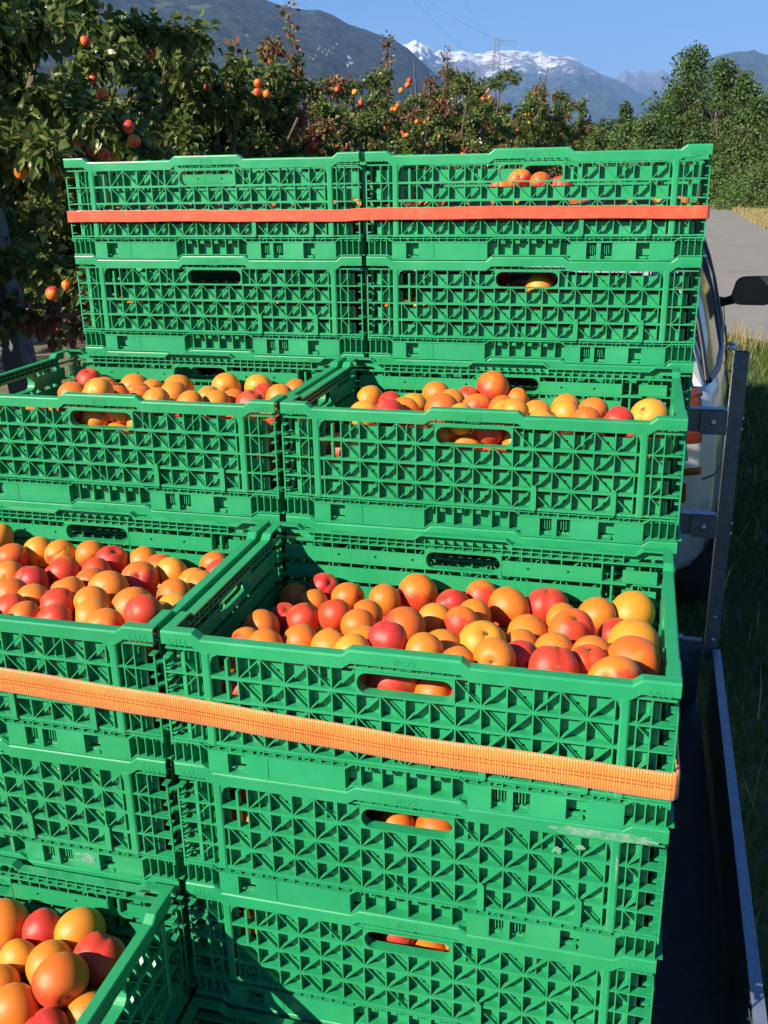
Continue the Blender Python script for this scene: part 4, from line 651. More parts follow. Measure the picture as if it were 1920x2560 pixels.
 'CR3': '447,3520,11306,247,3,1;915,3540,11528,230,0,1;887,3097,11447,230,2,1;1374,3266,11528,249,2,1;631,1662,11701,251,3,1;760,2228,11584,230,0,1;1113,1985,11714,231,0,1;1542,2078,11793,230,0,1;1942,2276,11752,230,2,1;1994,1668,11866,230,3,1;1987,3109,11601,232,3,1;2382,3496,11573,294,2,1;2985,3172,11590,230,0,1;2881,2376,11730,230,1,1;2595,1714,11881,280,3,1;2285,948,12003,230,1,1;1491,821,12011,230,2,1;1918,687,12039,230,2,1;2642,674,12237,230,0,1;3106,591,12149,230,2,1;2274,440,12132,230,1,1;1104,589,11982,230,2,1;730,904,11817,230,2,1;3215,1126,11965,230,1,1;3284,2188,11795,230,3,1;3337,3557,11597,233,3,1;3767,3288,11590,291,2,1;3367,2695,11674,230,2,1;3692,1279,11989,282,1,1;4172,2037,11811,253,2,1;4301,3496,11556,294,0,1;4717,2133,11832,309,3,1;5010,3219,11598,269,2,1;5492,3482,11566,308,1,1;5294,2366,11729,242,0,1;5496,1898,11890,304,1,1;5488,1050,12063,312,3,1;5034,1336,11918,259,2,1;4617,566,12124,269,0,1;4223,843,12042,230,0,1;4558,1379,11947,230,1,1;5295,500,12091,290,2,1;4984,877,12071,230,0,1;3960,462,12239,230,2,1;3530,440,12113,230,2,1;4561,3058,11578,230,2,1;4127,1498,11888,230,2,1;4155,440,11847,230,2,1;2765,511,11771,301,0,1;3247,440,11670,230,2,1;3679,440,11690,230,0,1;2275,440,11684,230,3,1;457,467,11336,257,2,2;442,854,11283,242,2,2;443,1212,11213,243,2,2;443,2333,10995,243,0,2;436,2514,10847,236,0,2;481,3154,10844,281,0,2;838,500,11444,290,2,0;953,1204,11334,245,2,2;676,1520,11208,286,2,0;1162,1600,11306,283,1,2;1168,2472,11137,258,2,2;804,2809,10987,278,1,0;1059,3535,10866,255,2,0;1334,486,11563,276,2,0;1634,850,11554,242,1,0;1434,1255,11436,267,1,2;1580,1676,11388,239,3,2;1583,2394,11249,251,2,2;1307,3148,11038,252,2,0;1455,3514,11001,276,2,0;1827,455,11628,245,1,0;1874,1329,11461,271,2,2;2027,1797,11370,284,1,0;1922,2260,11279,240,3,0;1888,2734,11187,253,0,2;2049,3552,11028,238,2,2;2375,1306,11465,248,3,2;2477,1725,11384,249,3,0;2642,2434,11245,270,2,0;2438,2824,11169,276,2,2;2440,3523,11033,267,2,0;2862,1287,11469,259,2,2;2907,1711,11386,235,0,2;2911,2801,11174,279,3,2;2952,3537,11031,253,1,2;3900,854,11553,279,0,2;3455,841,11556,277,2,2;3654,1695,11389,286,2,2;3834,2065,11317,245,2,2;3597,2388,11254,246,2,2;3405,2747,11184,252,2,0;3495,3550,11028,240,3,0;4344,800,11564,281,0,0;4100,1243,11477,253,1,0;4114,1673,11394,287,2,0;4090,2405,11251,278,1,2;3709,3119,11112,241,1,0;4098,3511,11036,279,0,0;4654,474,11627,264,2,0;4536,1233,11479,277,1,0;4503,1580,11219,247,1,0;4731,1938,11342,245,3,0;4584,2362,11259,281,3,0;4064,3152,11105,258,2,2;4488,3515,11035,275,3,0;5079,447,11628,237,1,0;5005,980,11529,287,1,0;4926,1542,11419,274,2,0;5145,1871,11299,248,0,2;5160,2668,11200,250,1,2;4878,3545,11029,245,2,2;5545,465,11628,255,2,0;5534,846,11555,266,2,0;5545,1261,11474,255,1,0;5521,1649,11398,279,0,0;5523,2311,11269,277,2,0;5529,2622,11209,271,1,2;5551,3226,11091,249,2,0;827,851,11215,262,2,0;452,1871,11087,252,0,0;858,1933,11170,243,1,0;811,2517,11045,244,1,2;932,3128,10885,274,3,0;621,3531,10803,259,1,0;1271,848,11324,274,2,0;1275,1166,11057,244,2,0;782,2226,11095,268,0,0;1137,2827,11061,245,1,2;1243,3528,10949,262,2,2;1619,462,11256,252,2,0;1692,1956,11165,238,0,0;1482,2808,11145,272,3,2;1726,3163,11103,248,2,0;1686,3518,11034,272,0,2;2379,1219,10853,242,2,0;2355,2116,11307,263,0,2;2186,2519,11229,265,1,2;2117,3139,11108,289,2,0;2642,1432,11153,252,2,0;2812,2044,11321,257,1,2;2574,3136,11109,257,3,2;2682,3523,11033,267,0,2;3251,1113,11197,269,3,0;3232,1532,11320,269,1,2;3318,2009,11328,287,0,0;3057,3152,11105,272,1,0;3184,3524,11033,266,1,0;3602,1265,11473,264,2,0;3824,2755,11183,252,1,2;3396,3123,11111,262,2,2;3717,3511,11036,279,0,0;4316,2018,11326,264,0,0;4326,2754,11183,273,1,2;4266,3533,10867,257,0,0;4652,804,11274,242,1,0;4781,1770,10919,244,3,0;5041,2285,11274,269,2,0;4798,2739,11186,261,1,2;4412,3164,11103,244,2,0;5213,1293,11252,240,1,0;5184,2001,10870,259,1,0;5147,3110,11114,238,1,0;5250,3500,11038,290,2,0;5544,1998,11330,256,2,0;5518,2980,11139,282,2,2;5564,3554,11028,236,2,0;459,469,10870,259,2,0;454,1184,10865,254,3,0;468,2030,10879,268,1,0;480,2829,10890,280,0,2;450,3540,10762,250,0,0;1164,1452,10848,238,3,0;835,3521,10855,269,3,0;2199,2831,10867,256,3,0;1863,3522,10879,268,2,2;2524,2034,10851,240,1,0;2280,3501,10899,289,2,0;2809,3553,10848,237,2,2;3324,3531,10869,259,1,0;3851,3524,10877,266,2,0;4318,2468,10857,246,1,0;4681,3519,10882,271,2,2;5118,3517,10884,273,2,2;5551,2700,10859,249,2,0;5564,3554,10847,236,1,0',
 'CR4': '3272,482,9748,272,3,1;2790,440,9782,230,2,1;450,460,9529,250,2,0;451,1054,9371,251,2,0;470,1542,9514,270,0,0;483,2080,9547,283,1,0;444,2580,9464,244,1,0;439,3041,9456,239,2,0;466,3524,9481,266,0,0;932,478,9579,268,2,0;935,992,9500,271,3,0;1006,1530,9539,288,0,0;967,2027,9750,265,1,0;954,2522,9541,285,3,0;907,3027,9432,246,0,0;973,3518,9530,272,2,0;1428,477,9495,267,0,0;1434,963,9457,238,0,0;1536,1435,9514,264,0,0;1374,1937,9429,284,3,0;1500,2440,9532,267,2,0;1392,2950,9512,272,0,0;1486,3471,9486,271,1,0;1956,499,9575,289,2,0;1916,1008,9457,243,0,0;2050,1498,9478,264,1,0;1917,2004,9482,276,1,0;2024,2546,9496,288,2,0;1893,3065,9464,257,2,0;1964,3552,9444,238,0,0;2430,654,9464,238,1,0;2389,1132,9490,258,2,0;2548,1580,9390,241,0,0;2430,2085,9469,259,0,0;2568,2579,9559,275,2,0;2387,3062,9495,261,2,0;2425,3546,9525,244,0,0;2727,894,9738,245,0,0;3065,1180,9506,278,1,0;3011,1682,9477,254,0,0;2948,2144,9396,238,0,0;3066,2601,9464,246,1,0;2874,3030,9476,239,1,0;2984,3515,9499,275,2,0;3736,468,9513,258,1,0;3479,879,9463,245,2,0;3569,1389,9462,284,3,0;3427,2014,9518,287,0,0;3588,2590,9450,245,2,0;3413,3072,9499,252,2,0;3476,3553,9534,237,1,0;4234,475,9514,265,3,0;4032,1072,9487,283,2,0;4035,1611,9425,254,3,0;3986,2139,9451,268,2,0;4093,2653,9404,273,0,0;3896,3130,9455,255,2,0;3912,3541,9722,249,3,0;4735,467,9582,257,2,0;4508,873,9445,246,3,0;4491,1376,9498,280,1,0;4484,1923,9483,289,1,0;4574,2457,9529,274,2,0;4484,2982,9486,257,2,0;4589,3500,9581,283,1,0;5205,454,9478,244,3,0;4988,1080,9483,282,1,0;4942,1644,9436,263,2,0;5041,2142,9575,284,3,0;5051,2665,9489,263,2,0;4941,3133,9405,246,2,0;5101,3547,9565,243,1,0;5555,455,9774,245,2,0;5554,775,9416,246,1,0;5463,1364,9477,285,1,0;5530,1894,9518,270,0,0;5518,2429,9554,282,0,0;5414,3073,9572,273,3,0;5563,3553,9520,237,2,0;4181,1885,9045,262,1,0;4226,2360,9020,237,0,0;4662,1637,9027,243,2,0;5121,1380,9051,267,2,0;5098,1854,9021,237,1,0;5539,1083,9045,261,2,0',
 'CR5': '3197,497,7776,287,2,1;2452,464,7722,254,2,1;451,461,7673,251,1,0;464,967,7650,264,2,0;482,1488,7788,282,2,0;461,2015,7697,261,0,0;460,2556,7651,260,1,0;453,3060,7548,253,2,0;457,3533,7709,257,3,0;902,534,7918,290,1,0;991,1025,7662,286,2,0;987,1546,7694,250,2,0;961,2026,7681,248,0,0;970,2530,7696,275,1,0;938,3042,7632,267,2,0;950,3536,7661,254,1,0;1383,485,7670,275,2,0;1516,972,7704,244,2,0;1343,1337,7436,253,1,0;1453,1769,7658,265,2,0;1444,2294,7661,275,2,0;1431,3055,7626,248,2,0;1441,3539,7658,251,0,0;1926,467,7666,257,2,0;1885,1454,7660,281,1,0;1890,1971,7450,268,2,0;1994,2411,7746,289,1,0;1931,2961,7680,286,3,0;2002,3507,7678,274,2,0;2161,737,8040,270,3,0;2512,969,7678,269,2,0;2430,1496,7682,282,1,0;2388,2033,7707,272,1,0;2510,2542,7654,263,3,0;2447,3054,7668,263,1,0;2504,3543,7660,247,3,0;2777,469,8063,259,3,0;3022,1004,7751,259,1,0;2960,1533,7592,277,2,0;2887,2054,7634,248,2,0;3017,2539,7643,263,3,0;2951,3058,7675,260,1,0;2982,3547,7616,243,2,0;3664,492,8063,282,1,0;3545,923,7744,281,2,0;3475,1424,7618,259,3,0;3481,1912,7664,247,1,0;3473,2379,7561,240,0,0;3405,2849,7639,252,2,0;3455,3534,7695,256,2,0;3996,609,7671,287,0,0;3940,1184,7594,235,2,0;3947,1636,7560,244,3,0;3945,2125,7599,283,1,0;3908,2639,7599,278,2,0;3795,3110,7645,236,3,0;3941,3544,7650,246,1,0;4507,467,7658,257,2,0;4339,958,7610,237,1,0;4569,1396,7615,277,3,0;4412,1888,7631,252,1,0;4465,2413,7664,279,2,0;4286,3009,7653,279,2,0;4311,3440,7999,288,2,0;4972,518,7910,286,0,0;4718,987,7898,255,2,0;5060,1547,7714,270,1,0;4922,2061,7664,283,0,0;5019,2582,7624,244,3,0;4823,3047,7710,282,2,0;5062,3523,7696,267,0,0;5515,495,7738,285,0,0;5525,995,7956,275,2,0;5548,1453,7732,252,0,0;5517,1954,7683,263,3,0;5508,2483,7764,283,1,0;5400,3026,7679,288,2,0;5542,3532,7767,258,2,0;2761,2347,7232,276,1,0;3746,2366,7195,239,0,0;4225,1397,7225,269,0,0;4607,2129,7230,274,2,0;4697,2649,7234,278,2,0;5135,946,7596,281,1,0',
 'CL3': '-4040,2916,11858,230,3,1;-3813,3324,11820,250,1,1;-3345,3204,11840,247,1,1;-2895,3360,11818,238,2,1;-2357,3034,11860,266,0,1;-1923,3243,11828,230,2,1;-1537,3015,11849,230,3,1;-1198,2737,11924,230,1,1;-788,2613,11819,232,1,1;-763,3342,11820,230,3,1;-508,2964,11861,230,0,1;-3499,2068,11949,230,1,1;-3047,1949,11942,247,0,1;-2777,2363,11909,261,0,1;-2344,2554,11886,230,0,1;-1523,2365,11928,275,2,1;-2151,2075,11931,230,3,1;-1722,1825,11978,280,1,1;-2974,1359,11997,230,2,1;-2207,1578,11994,251,2,1;-2538,1240,12010,230,1,1;-2087,1120,12016,233,0,1;-1626,1239,12017,253,1,1;-1372,811,12045,255,1,1;-1009,1204,12025,290,3,1;-710,1832,11956,252,3,1;-505,1414,11989,230,1,1;-505,970,12048,230,2,1;-2591,798,12037,230,0,1;-2213,574,12074,230,2,1;-1765,546,12069,230,0,1;-1000,478,12093,257,3,1;-505,597,12297,230,0,1;-562,440,11894,230,2,1;-505,2287,11934,230,2,1;-4658,3520,11913,230,1,1;-4492,2746,11881,263,2,1;-3942,1920,11946,248,0,1;-3324,1058,12024,244,1,1;-2856,441,12086,231,2,1;-4446,1948,11947,266,3,1;-3805,1042,12027,248,2,1;-3320,448,12028,237,1,1;-5112,2936,11857,258,0,1;-5590,496,11606,286,0,0;-5586,1045,11556,290,1,0;-5613,1526,11512,262,2,0;-5623,1982,11471,252,1,0;-5635,2427,11430,241,0,0;-5640,2829,11307,236,2,0;-5601,3515,11331,275,1,0;-5099,451,11608,241,0,0;-5172,914,11568,252,0,0;-5145,1402,11523,261,1,0;-5072,1873,11480,243,1,0;-4926,2312,11441,259,2,0;-5377,3134,11366,247,1,0;-4704,3524,11330,266,3,0;-4559,458,11608,248,1,0;-4741,1094,11551,257,2,0;-4693,1559,11509,259,1,0;-4615,2003,11469,254,2,0;-4477,2431,11430,259,0,0;-4469,2911,11386,273,2,0;-4309,3542,11329,248,0,0;-4070,465,11608,255,1,0;-4269,1008,11559,275,0,0;-4208,1510,11513,244,1,0;-4127,2074,11462,280,2,0;-3742,2394,11433,259,2,2;-4039,3051,11373,265,1,0;-3922,3515,11331,275,2,0;-3532,468,11608,258,2,0;-3791,868,11572,248,0,0;-3629,1420,11522,276,2,2;-3598,1938,11475,283,1,0;-3311,2408,11432,244,2,2;-3571,2804,11396,276,0,2;-3509,3537,11329,253,1,0;-3121,753,11582,289,0,2;-3120,1742,11492,249,2,0;-3035,2808,11395,287,1,2;-3267,3184,11361,250,2,0;-3054,3551,11328,239,2,0;-2483,459,11608,249,1,2;-2702,1092,11551,281,3,0;-2643,1599,11505,286,1,2;-2486,2092,11461,282,1,2;-2555,3052,11373,271,2,0;-2663,3512,11332,278,2,0;-2211,1101,11551,238,2,0;-2152,1536,11511,251,1,0;-2016,2045,11465,246,2,0;-2106,2599,11414,253,1,0;-2054,3085,11370,280,1,0;-2246,3524,11330,266,1,2;-1470,489,11606,279,2,0;-1694,1067,11554,254,0,0;-1716,1493,11515,236,0,2;-1564,1937,11475,278,0,0;-1686,2406,11432,265,0,0;-1736,2788,11227,251,1,2;-1512,3158,11364,289,1,0;-970,453,11608,243,1,0;-1167,920,11567,280,2,0;-1239,1467,11517,287,2,2;-1215,2263,11445,262,1,2;-922,2604,11263,272,2,0;-1012,3063,11372,246,1,2;-1221,3551,11328,239,2,2;-845,1250,11537,241,1,0;-541,1573,11508,265,1,0;-912,1873,11480,248,1,0;-543,2313,11440,268,3,0;-520,3175,11292,245,2,0;-870,3521,11331,269,3,0;-5479,696,11224,288,1,0;-5408,1220,11196,253,0,0;-5363,1698,11216,252,1,0;-5306,2192,11245,263,1,0;-5228,2679,11407,281,0,0;-5146,3529,11325,261,3,0;-4811,462,11272,252,2,0;-4984,829,11245,289,1,0;-4802,2677,11199,254,2,0;-4918,3099,11369,274,1,0;-5249,3544,10857,246,1,0;-4529,806,11241,237,2,0;-4456,1260,11201,272,0,0;-4091,2588,11283,262,2,2;-4434,3207,11060,264,1,0;-3758,489,11251,279,3,0;-4084,779,11258,238,1,0;-3948,1202,11247,287,2,0;-3895,1682,11219,271,2,0;-3655,3156,11188,246,1,0;-3457,995,11271,287,3,0;-3346,1524,11186,247,1,2;-2807,498,11297,288,0,0;-2913,1406,11207,242,1,0;-2817,1863,11166,262,3,0;-2926,3161,11051,280,2,0;-2477,814,11261,280,0,0;-2199,2276,11122,262,2,0;-1984,842,11296,270,1,0;-1967,1251,11191,243,2,0;-1841,3535,11329,255,0,2;-1519,1296,11179,252,1,0;-1247,1822,11202,265,3,2;-1328,2719,11404,255,0,0;-1512,3550,11180,240,2,2;-927,911,11216,244,2,0;-862,1538,11170,255,1,2;-895,2149,11157,254,2,0;-521,1913,11261,246,1,0;-517,3549,11328,241,2,2;-5610,3525,10876,265,1,0;-5188,1459,10863,253,1,0;-4753,2984,10854,243,1,0;-4133,1430,10871,260,1,0;-3624,1346,10891,280,0,0;-3581,2809,10878,267,2,0;-3153,2757,10867,256,1,0;-3096,3550,10850,240,2,0;-2740,2773,10858,247,1,0;-1244,3550,10851,240,3,0',
 'CL4': '-5614,472,9569,262,1,0;-5590,988,9525,285,3,0;-5621,1496,9484,255,1,0;-5608,1972,9600,267,3,0;-5573,2469,9759,285,1,0;-5591,2980,9588,284,1,0;-5597,3512,9516,278,1,0;-5128,457,9511,247,0,0;-5067,952,9588,270,0,0;-5102,1479,9522,271,1,0;-5114,2148,9710,287,2,0;-5209,2554,9397,244,1,0;-5136,3019,9434,239,3,0;-5064,3505,9581,285,1,0;-4640,475,9406,265,2,0;-4578,975,9484,258,2,0;-4576,1488,9514,269,3,0;-4705,2093,9368,273,1,0;-4639,2609,9468,259,1,0;-4694,3093,9469,239,1,0;-4560,3541,9502,249,0,0;-4131,580,9459,277,1,0;-4096,1109,9445,268,2,0;-4076,1620,9429,276,3,0;-4195,2119,9510,278,1,0;-4099,2618,9464,261,1,0;-4217,3096,9447,258,2,0;-4080,3542,9495,248,0,0;-3592,499,9523,289,3,0;-3674,983,9659,243,1,0;-3579,1453,9514,276,0,0;-3682,1973,9495,268,2,0;-3592,2498,9512,279,2,0;-3710,3028,9520,274,2,0;-3594,3535,9506,255,3,0;-3034,497,9518,287,0,0;-3215,1004,9479,267,3,0;-3064,1486,9487,253,2,0;-3151,1970,9537,264,2,0;-3059,2467,9483,267,3,0;-3134,2958,9459,247,3,0;-3105,3459,9457,268,0,0;-2498,489,9484,279,1,0;-2697,1120,9495,277,0,0;-2501,1588,9411,248,2,0;-2631,2075,9531,281,1,0;-2565,2604,9469,272,1,0;-2682,3070,9427,236,1,0;-2611,3532,9458,258,2,0;-1987,457,9482,247,1,0;-2193,924,9536,278,1,0;-2042,1421,9524,263,3,0;-2126,1920,9468,269,0,0;-2070,2442,9544,283,1,0;-2225,2976,9451,241,2,0;-2113,3459,9533,274,1,0;-1494,555,9522,268,1,0;-1669,1057,9537,273,2,0;-1582,1613,9415,241,2,0;-1588,2087,9447,248,2,0;-1552,2595,9558,284,1,0;-1590,3086,9436,241,0,0;-1627,3550,9509,240,0,0;-1000,446,9476,236,0,0;-1116,916,9465,270,2,0;-1115,1448,9518,283,1,0;-1098,2055,9525,262,2,0;-1043,2647,9521,255,3,0;-1196,3074,9692,241,1,0;-1147,3535,9549,255,3,0;-525,460,9513,250,0,0;-573,964,9533,269,2,0;-562,1507,9518,287,3,0;-567,2057,9497,281,0,0;-549,2580,9584,274,1,0;-687,3060,9546,248,2,0;-539,3526,9516,264,2,0;-4368,1849,9053,270,2,0;-4368,2389,9069,286,2,0;-3864,1371,9038,255,0,0;-2325,1326,9022,239,1,0;-2433,3281,9058,275,0,0;-1917,3035,9061,277,2,0;-1387,1899,9026,242,2,0',
 'CL5': '-5592,494,7770,284,1,0;-5636,982,7683,240,0,0;-5639,1428,7589,237,0,0;-5591,1915,7710,280,1,0;-5604,2504,7669,271,0,0;-5614,3051,7519,262,0,0;-5619,3533,7741,257,1,0;-5058,492,7749,282,3,0;-5178,976,7691,244,2,0;-5162,1463,7671,266,2,0;-5066,1948,7714,248,1,0;-5111,2424,7638,250,1,0;-5064,2942,7580,250,0,0;-5185,3313,7905,277,0,0;-4522,497,7758,287,0,0;-4693,1008,7671,257,2,0;-4517,1479,7632,257,3,0;-4624,1951,7488,258,1,0;-4618,2424,7653,257,0,0;-4566,2926,7590,252,0,0;-4799,3527,7630,263,3,0;-4027,449,7699,239,1,0;-4196,914,7632,275,0,0;-4027,1404,7657,256,0,0;-4159,2093,7659,273,3,0;-4159,2602,7626,242,2,0;-4092,3077,7640,248,0,0;-4292,3530,7663,260,3,0;-3545,476,7671,266,0,0;-3704,934,7591,243,2,0;-3531,1375,7693,254,1,0;-3694,1850,7721,263,2,0;-3732,2378,7626,255,3,0;-3540,3014,7662,257,0,0;-3767,3508,7711,281,0,0;-3054,463,7635,253,1,0;-3203,958,7662,289,0,0;-2984,1426,7665,248,3,0;-3163,1902,7685,281,3,0;-3211,2450,7686,287,3,0;-3019,2972,7685,286,1,0;-3231,3484,7654,282,2,0;-2575,580,7624,263,0,0;-2700,1054,7657,236,3,0;-2486,1513,7665,269,1,0;-2632,2015,7643,273,3,0;-2667,2549,7647,278,0,0;-2494,3086,7672,268,2,0;-2725,3543,7658,247,1,0;-2089,471,7640,261,0,0;-2194,1059,7715,287,1,0;-1996,1642,7637,248,0,0;-2110,2179,7683,288,2,0;-2179,2660,7510,240,2,0;-1991,3074,7656,246,2,0;-2234,3530,7694,260,3,0;-1599,465,7728,255,2,0;-1698,935,7677,239,3,0;-1510,1427,7572,242,1,0;-1589,1935,7604,235,0,0;-1633,2494,7628,282,3,0;-1467,3003,7669,247,3,0;-1732,3535,7666,255,1,0;-1086,572,7671,287,2,0;-1150,1093,7636,253,3,0;-1029,1568,7722,252,3,0;-1118,2084,7718,284,3,0;-1094,2638,7667,289,0,0;-1000,3157,7709,257,1,0;-1258,3547,7640,243,2,0;-549,484,7679,274,1,0;-632,1025,7666,281,1,0;-531,1546,7714,256,2,0;-594,2036,7640,258,2,0;-524,2517,7642,249,1,0;-533,3010,7697,257,1,0;-544,3522,7735,268,3,0;-5399,1668,7237,281,1,0;-4798,3117,7208,252,2,0;-1915,1941,7233,277,3,0;-1458,2205,7219,263,2,0;-1401,2674,7195,239,3,0',
 'DL5': '-2344,-624,8147,309,2,1;-1796,-599,8126,256,0,1;-1260,-553,8176,306,1,1;-776,-923,8160,320,0,1;-1342,-1126,8123,292,1,1;-1845,-1068,8099,230,1,1;-1825,-1525,8077,249,1,1;-947,-1494,8351,317,3,1;-1384,-1859,8117,318,2,1;-533,-1615,8029,258,1,1;-840,-2004,8082,257,0,1;-5615,-3566,7645,261,3,0;-5597,-3090,7683,278,3,0;-5620,-2599,7683,256,2,0;-5612,-2141,7683,264,1,0;-5624,-1684,7683,251,0,0;-5636,-852,7534,239,0,0;-5597,-525,7683,279,3,0;-5257,-3555,7683,272,1,0;-5127,-3185,7683,250,1,0;-5227,-2325,7641,256,3,0;-5250,-1864,7683,252,1,0;-5164,-1390,7683,264,0,0;-5243,-927,7683,262,2,0;-5078,-498,7683,251,0,0;-4489,-3566,7683,261,0,0;-4719,-3007,7683,286,1,0;-4802,-2512,7683,260,0,0;-4525,-2178,7543,239,1,0;-4676,-1298,7683,289,2,0;-4841,-880,7683,244,2,0;-4588,-509,7683,263,3,0;-4114,-3561,7683,266,2,0;-3932,-2853,7631,273,2,0;-4379,-2628,7646,280,1,0;-4196,-2131,7683,246,1,0;-4200,-1334,7683,265,2,0;-4396,-921,7683,274,2,0;-3766,-495,7683,249,2,0;-3714,-3577,7683,250,3,0;-3856,-3228,7683,240,2,0;-4006,-2456,7683,239,1,0;-3741,-2134,7621,268,0,0;-3763,-1329,7683,259,2,0;-3336,-1352,7592,242,1,0;-3546,-931,7683,272,1,0;-3376,-3578,7683,248,1,0;-3165,-2661,7683,284,2,0;-2747,-2651,7683,279,2,0;-3124,-1786,7683,274,1,0;-2889,-1360,7683,284,0,0;-3098,-961,7683,270,3,0;-2971,-533,7683,287,2,0;-2720,-3559,7683,268,1,0;-2523,-3070,7683,276,0,0;-2292,-2648,7640,278,2,0;-2515,-2206,7683,285,1,0;-2460,-1332,7683,252,3,0;-2645,-932,7627,254,3,2;-2600,-502,7683,255,2,2;-2373,-3551,7683,276,2,0;-1996,-3050,7683,281,2,0;-1869,-2567,7683,268,0,0;-2086,-2181,7683,266,2,0;-1964,-1769,7683,252,3,2;-2053,-1334,7661,272,3,0;-2186,-485,7683,238,2,0;-2017,-3537,7683,290,0,0;-1536,-3151,7683,240,1,0;-1435,-2504,7683,275,0,0;-1645,-2106,7683,267,1,0;-1609,-1645,7648,259,0,0;-1441,-489,7683,243,2,0;-1293,-3554,7683,273,0,0;-1066,-3207,7683,258,0,0;-947,-2510,7683,241,1,0;-1207,-2193,7683,250,2,0;-1266,-895,7659,244,0,0;-1003,-521,7683,274,2,0;-910,-3577,7683,250,1,0;-563,-3157,7683,288,0,0;-514,-2351,7662,238,0,0;-540,-1975,7683,264,0,0;-521,-1308,7683,246,3,2;-525,-900,7683,249,0,0;-559,-530,7683,284,2,2;-5217,-3134,7228,272,2,0;-5391,-2809,7379,244,0,0;-5591,-1251,7683,284,3,0;-5326,-842,7220,264,1,0;-4856,-3565,7683,262,2,0;-4767,-3146,7246,290,2,0;-5164,-2766,7683,278,0,0;-4864,-2068,7683,252,1,0;-4876,-1682,7612,236,0,0;-4822,-1361,7244,288,1,0;-4859,-485,7448,239,1,0;-4297,-3128,7683,273,2,0;-4469,-1753,7683,263,2,0;-4544,-959,7220,264,1,0;-4162,-523,7683,277,0,0;-3682,-3559,7223,267,0,0;-4010,-1740,7683,267,2,0;-3956,-923,7683,247,2,0;-3455,-3096,7683,282,2,0;-3318,-2769,7209,253,1,0;-3581,-2587,7683,287,0,0;-3327,-2198,7683,240,1,0;-3548,-1744,7683,289,3,0;-3366,-512,7683,265,3,0;-3058,-3581,7661,245,0,0;-2981,-3127,7683,285,2,0;-2873,-2808,7200,244,0,0;-2940,-2215,7683,237,1,0;-2712,-1785,7683,264,1,0;-2877,-495,7204,248,1,0;-2348,-3236,7387,258,1,0;-2327,-1763,7603,258,0,0;-2205,-908,7670,247,1,2;-1706,-3157,7213,257,1,0;-1630,-2830,7422,261,0,0;-2157,-2357,7226,270,3,0;-1861,-525,7647,278,2,0;-1656,-3557,7683,270,0,0;-1254,-2841,7683,249,2,0;-1225,-1801,7586,277,2,0;-865,-3550,7233,277,2,0;-888,-2909,7524,251,1,0;-858,-2081,7567,268,1,0;-863,-1603,7683,249,3,0;-896,-1113,7676,251,2,0;-555,-3547,7683,279,2,0;-519,-3223,7200,244,0,0;-556,-2720,7683,281,2,0;-513,-1646,7566,238,2,0;-536,-507,7464,260,0,0;-5639,-3590,7193,237,1,0;-5620,-3187,7212,255,1,0;-5639,-2774,7192,236,2,0;-5620,-502,7211,255,1,0;-5225,-2496,7204,248,2,0;-5225,-1241,7200,244,0,0;-4341,-3138,7216,260,2,0;-4546,-2735,7197,240,1,0;-4929,-889,7218,262,2,0;-3366,-3578,7205,249,2,0;-3526,-3147,7198,242,0,0;-3452,-1603,7192,236,1,0;-3053,-3564,7218,262,1,0;-3137,-3157,7205,249,1,0;-3023,-1658,7200,244,1,0;-2759,-3585,7198,242,2,0;-2589,-1606,7229,273,0,0;-2087,-3165,7193,237,1,0;-1722,-2416,7229,273,1,0;-933,-510,7219,263,0,0;-532,-3570,7212,256,0,0',
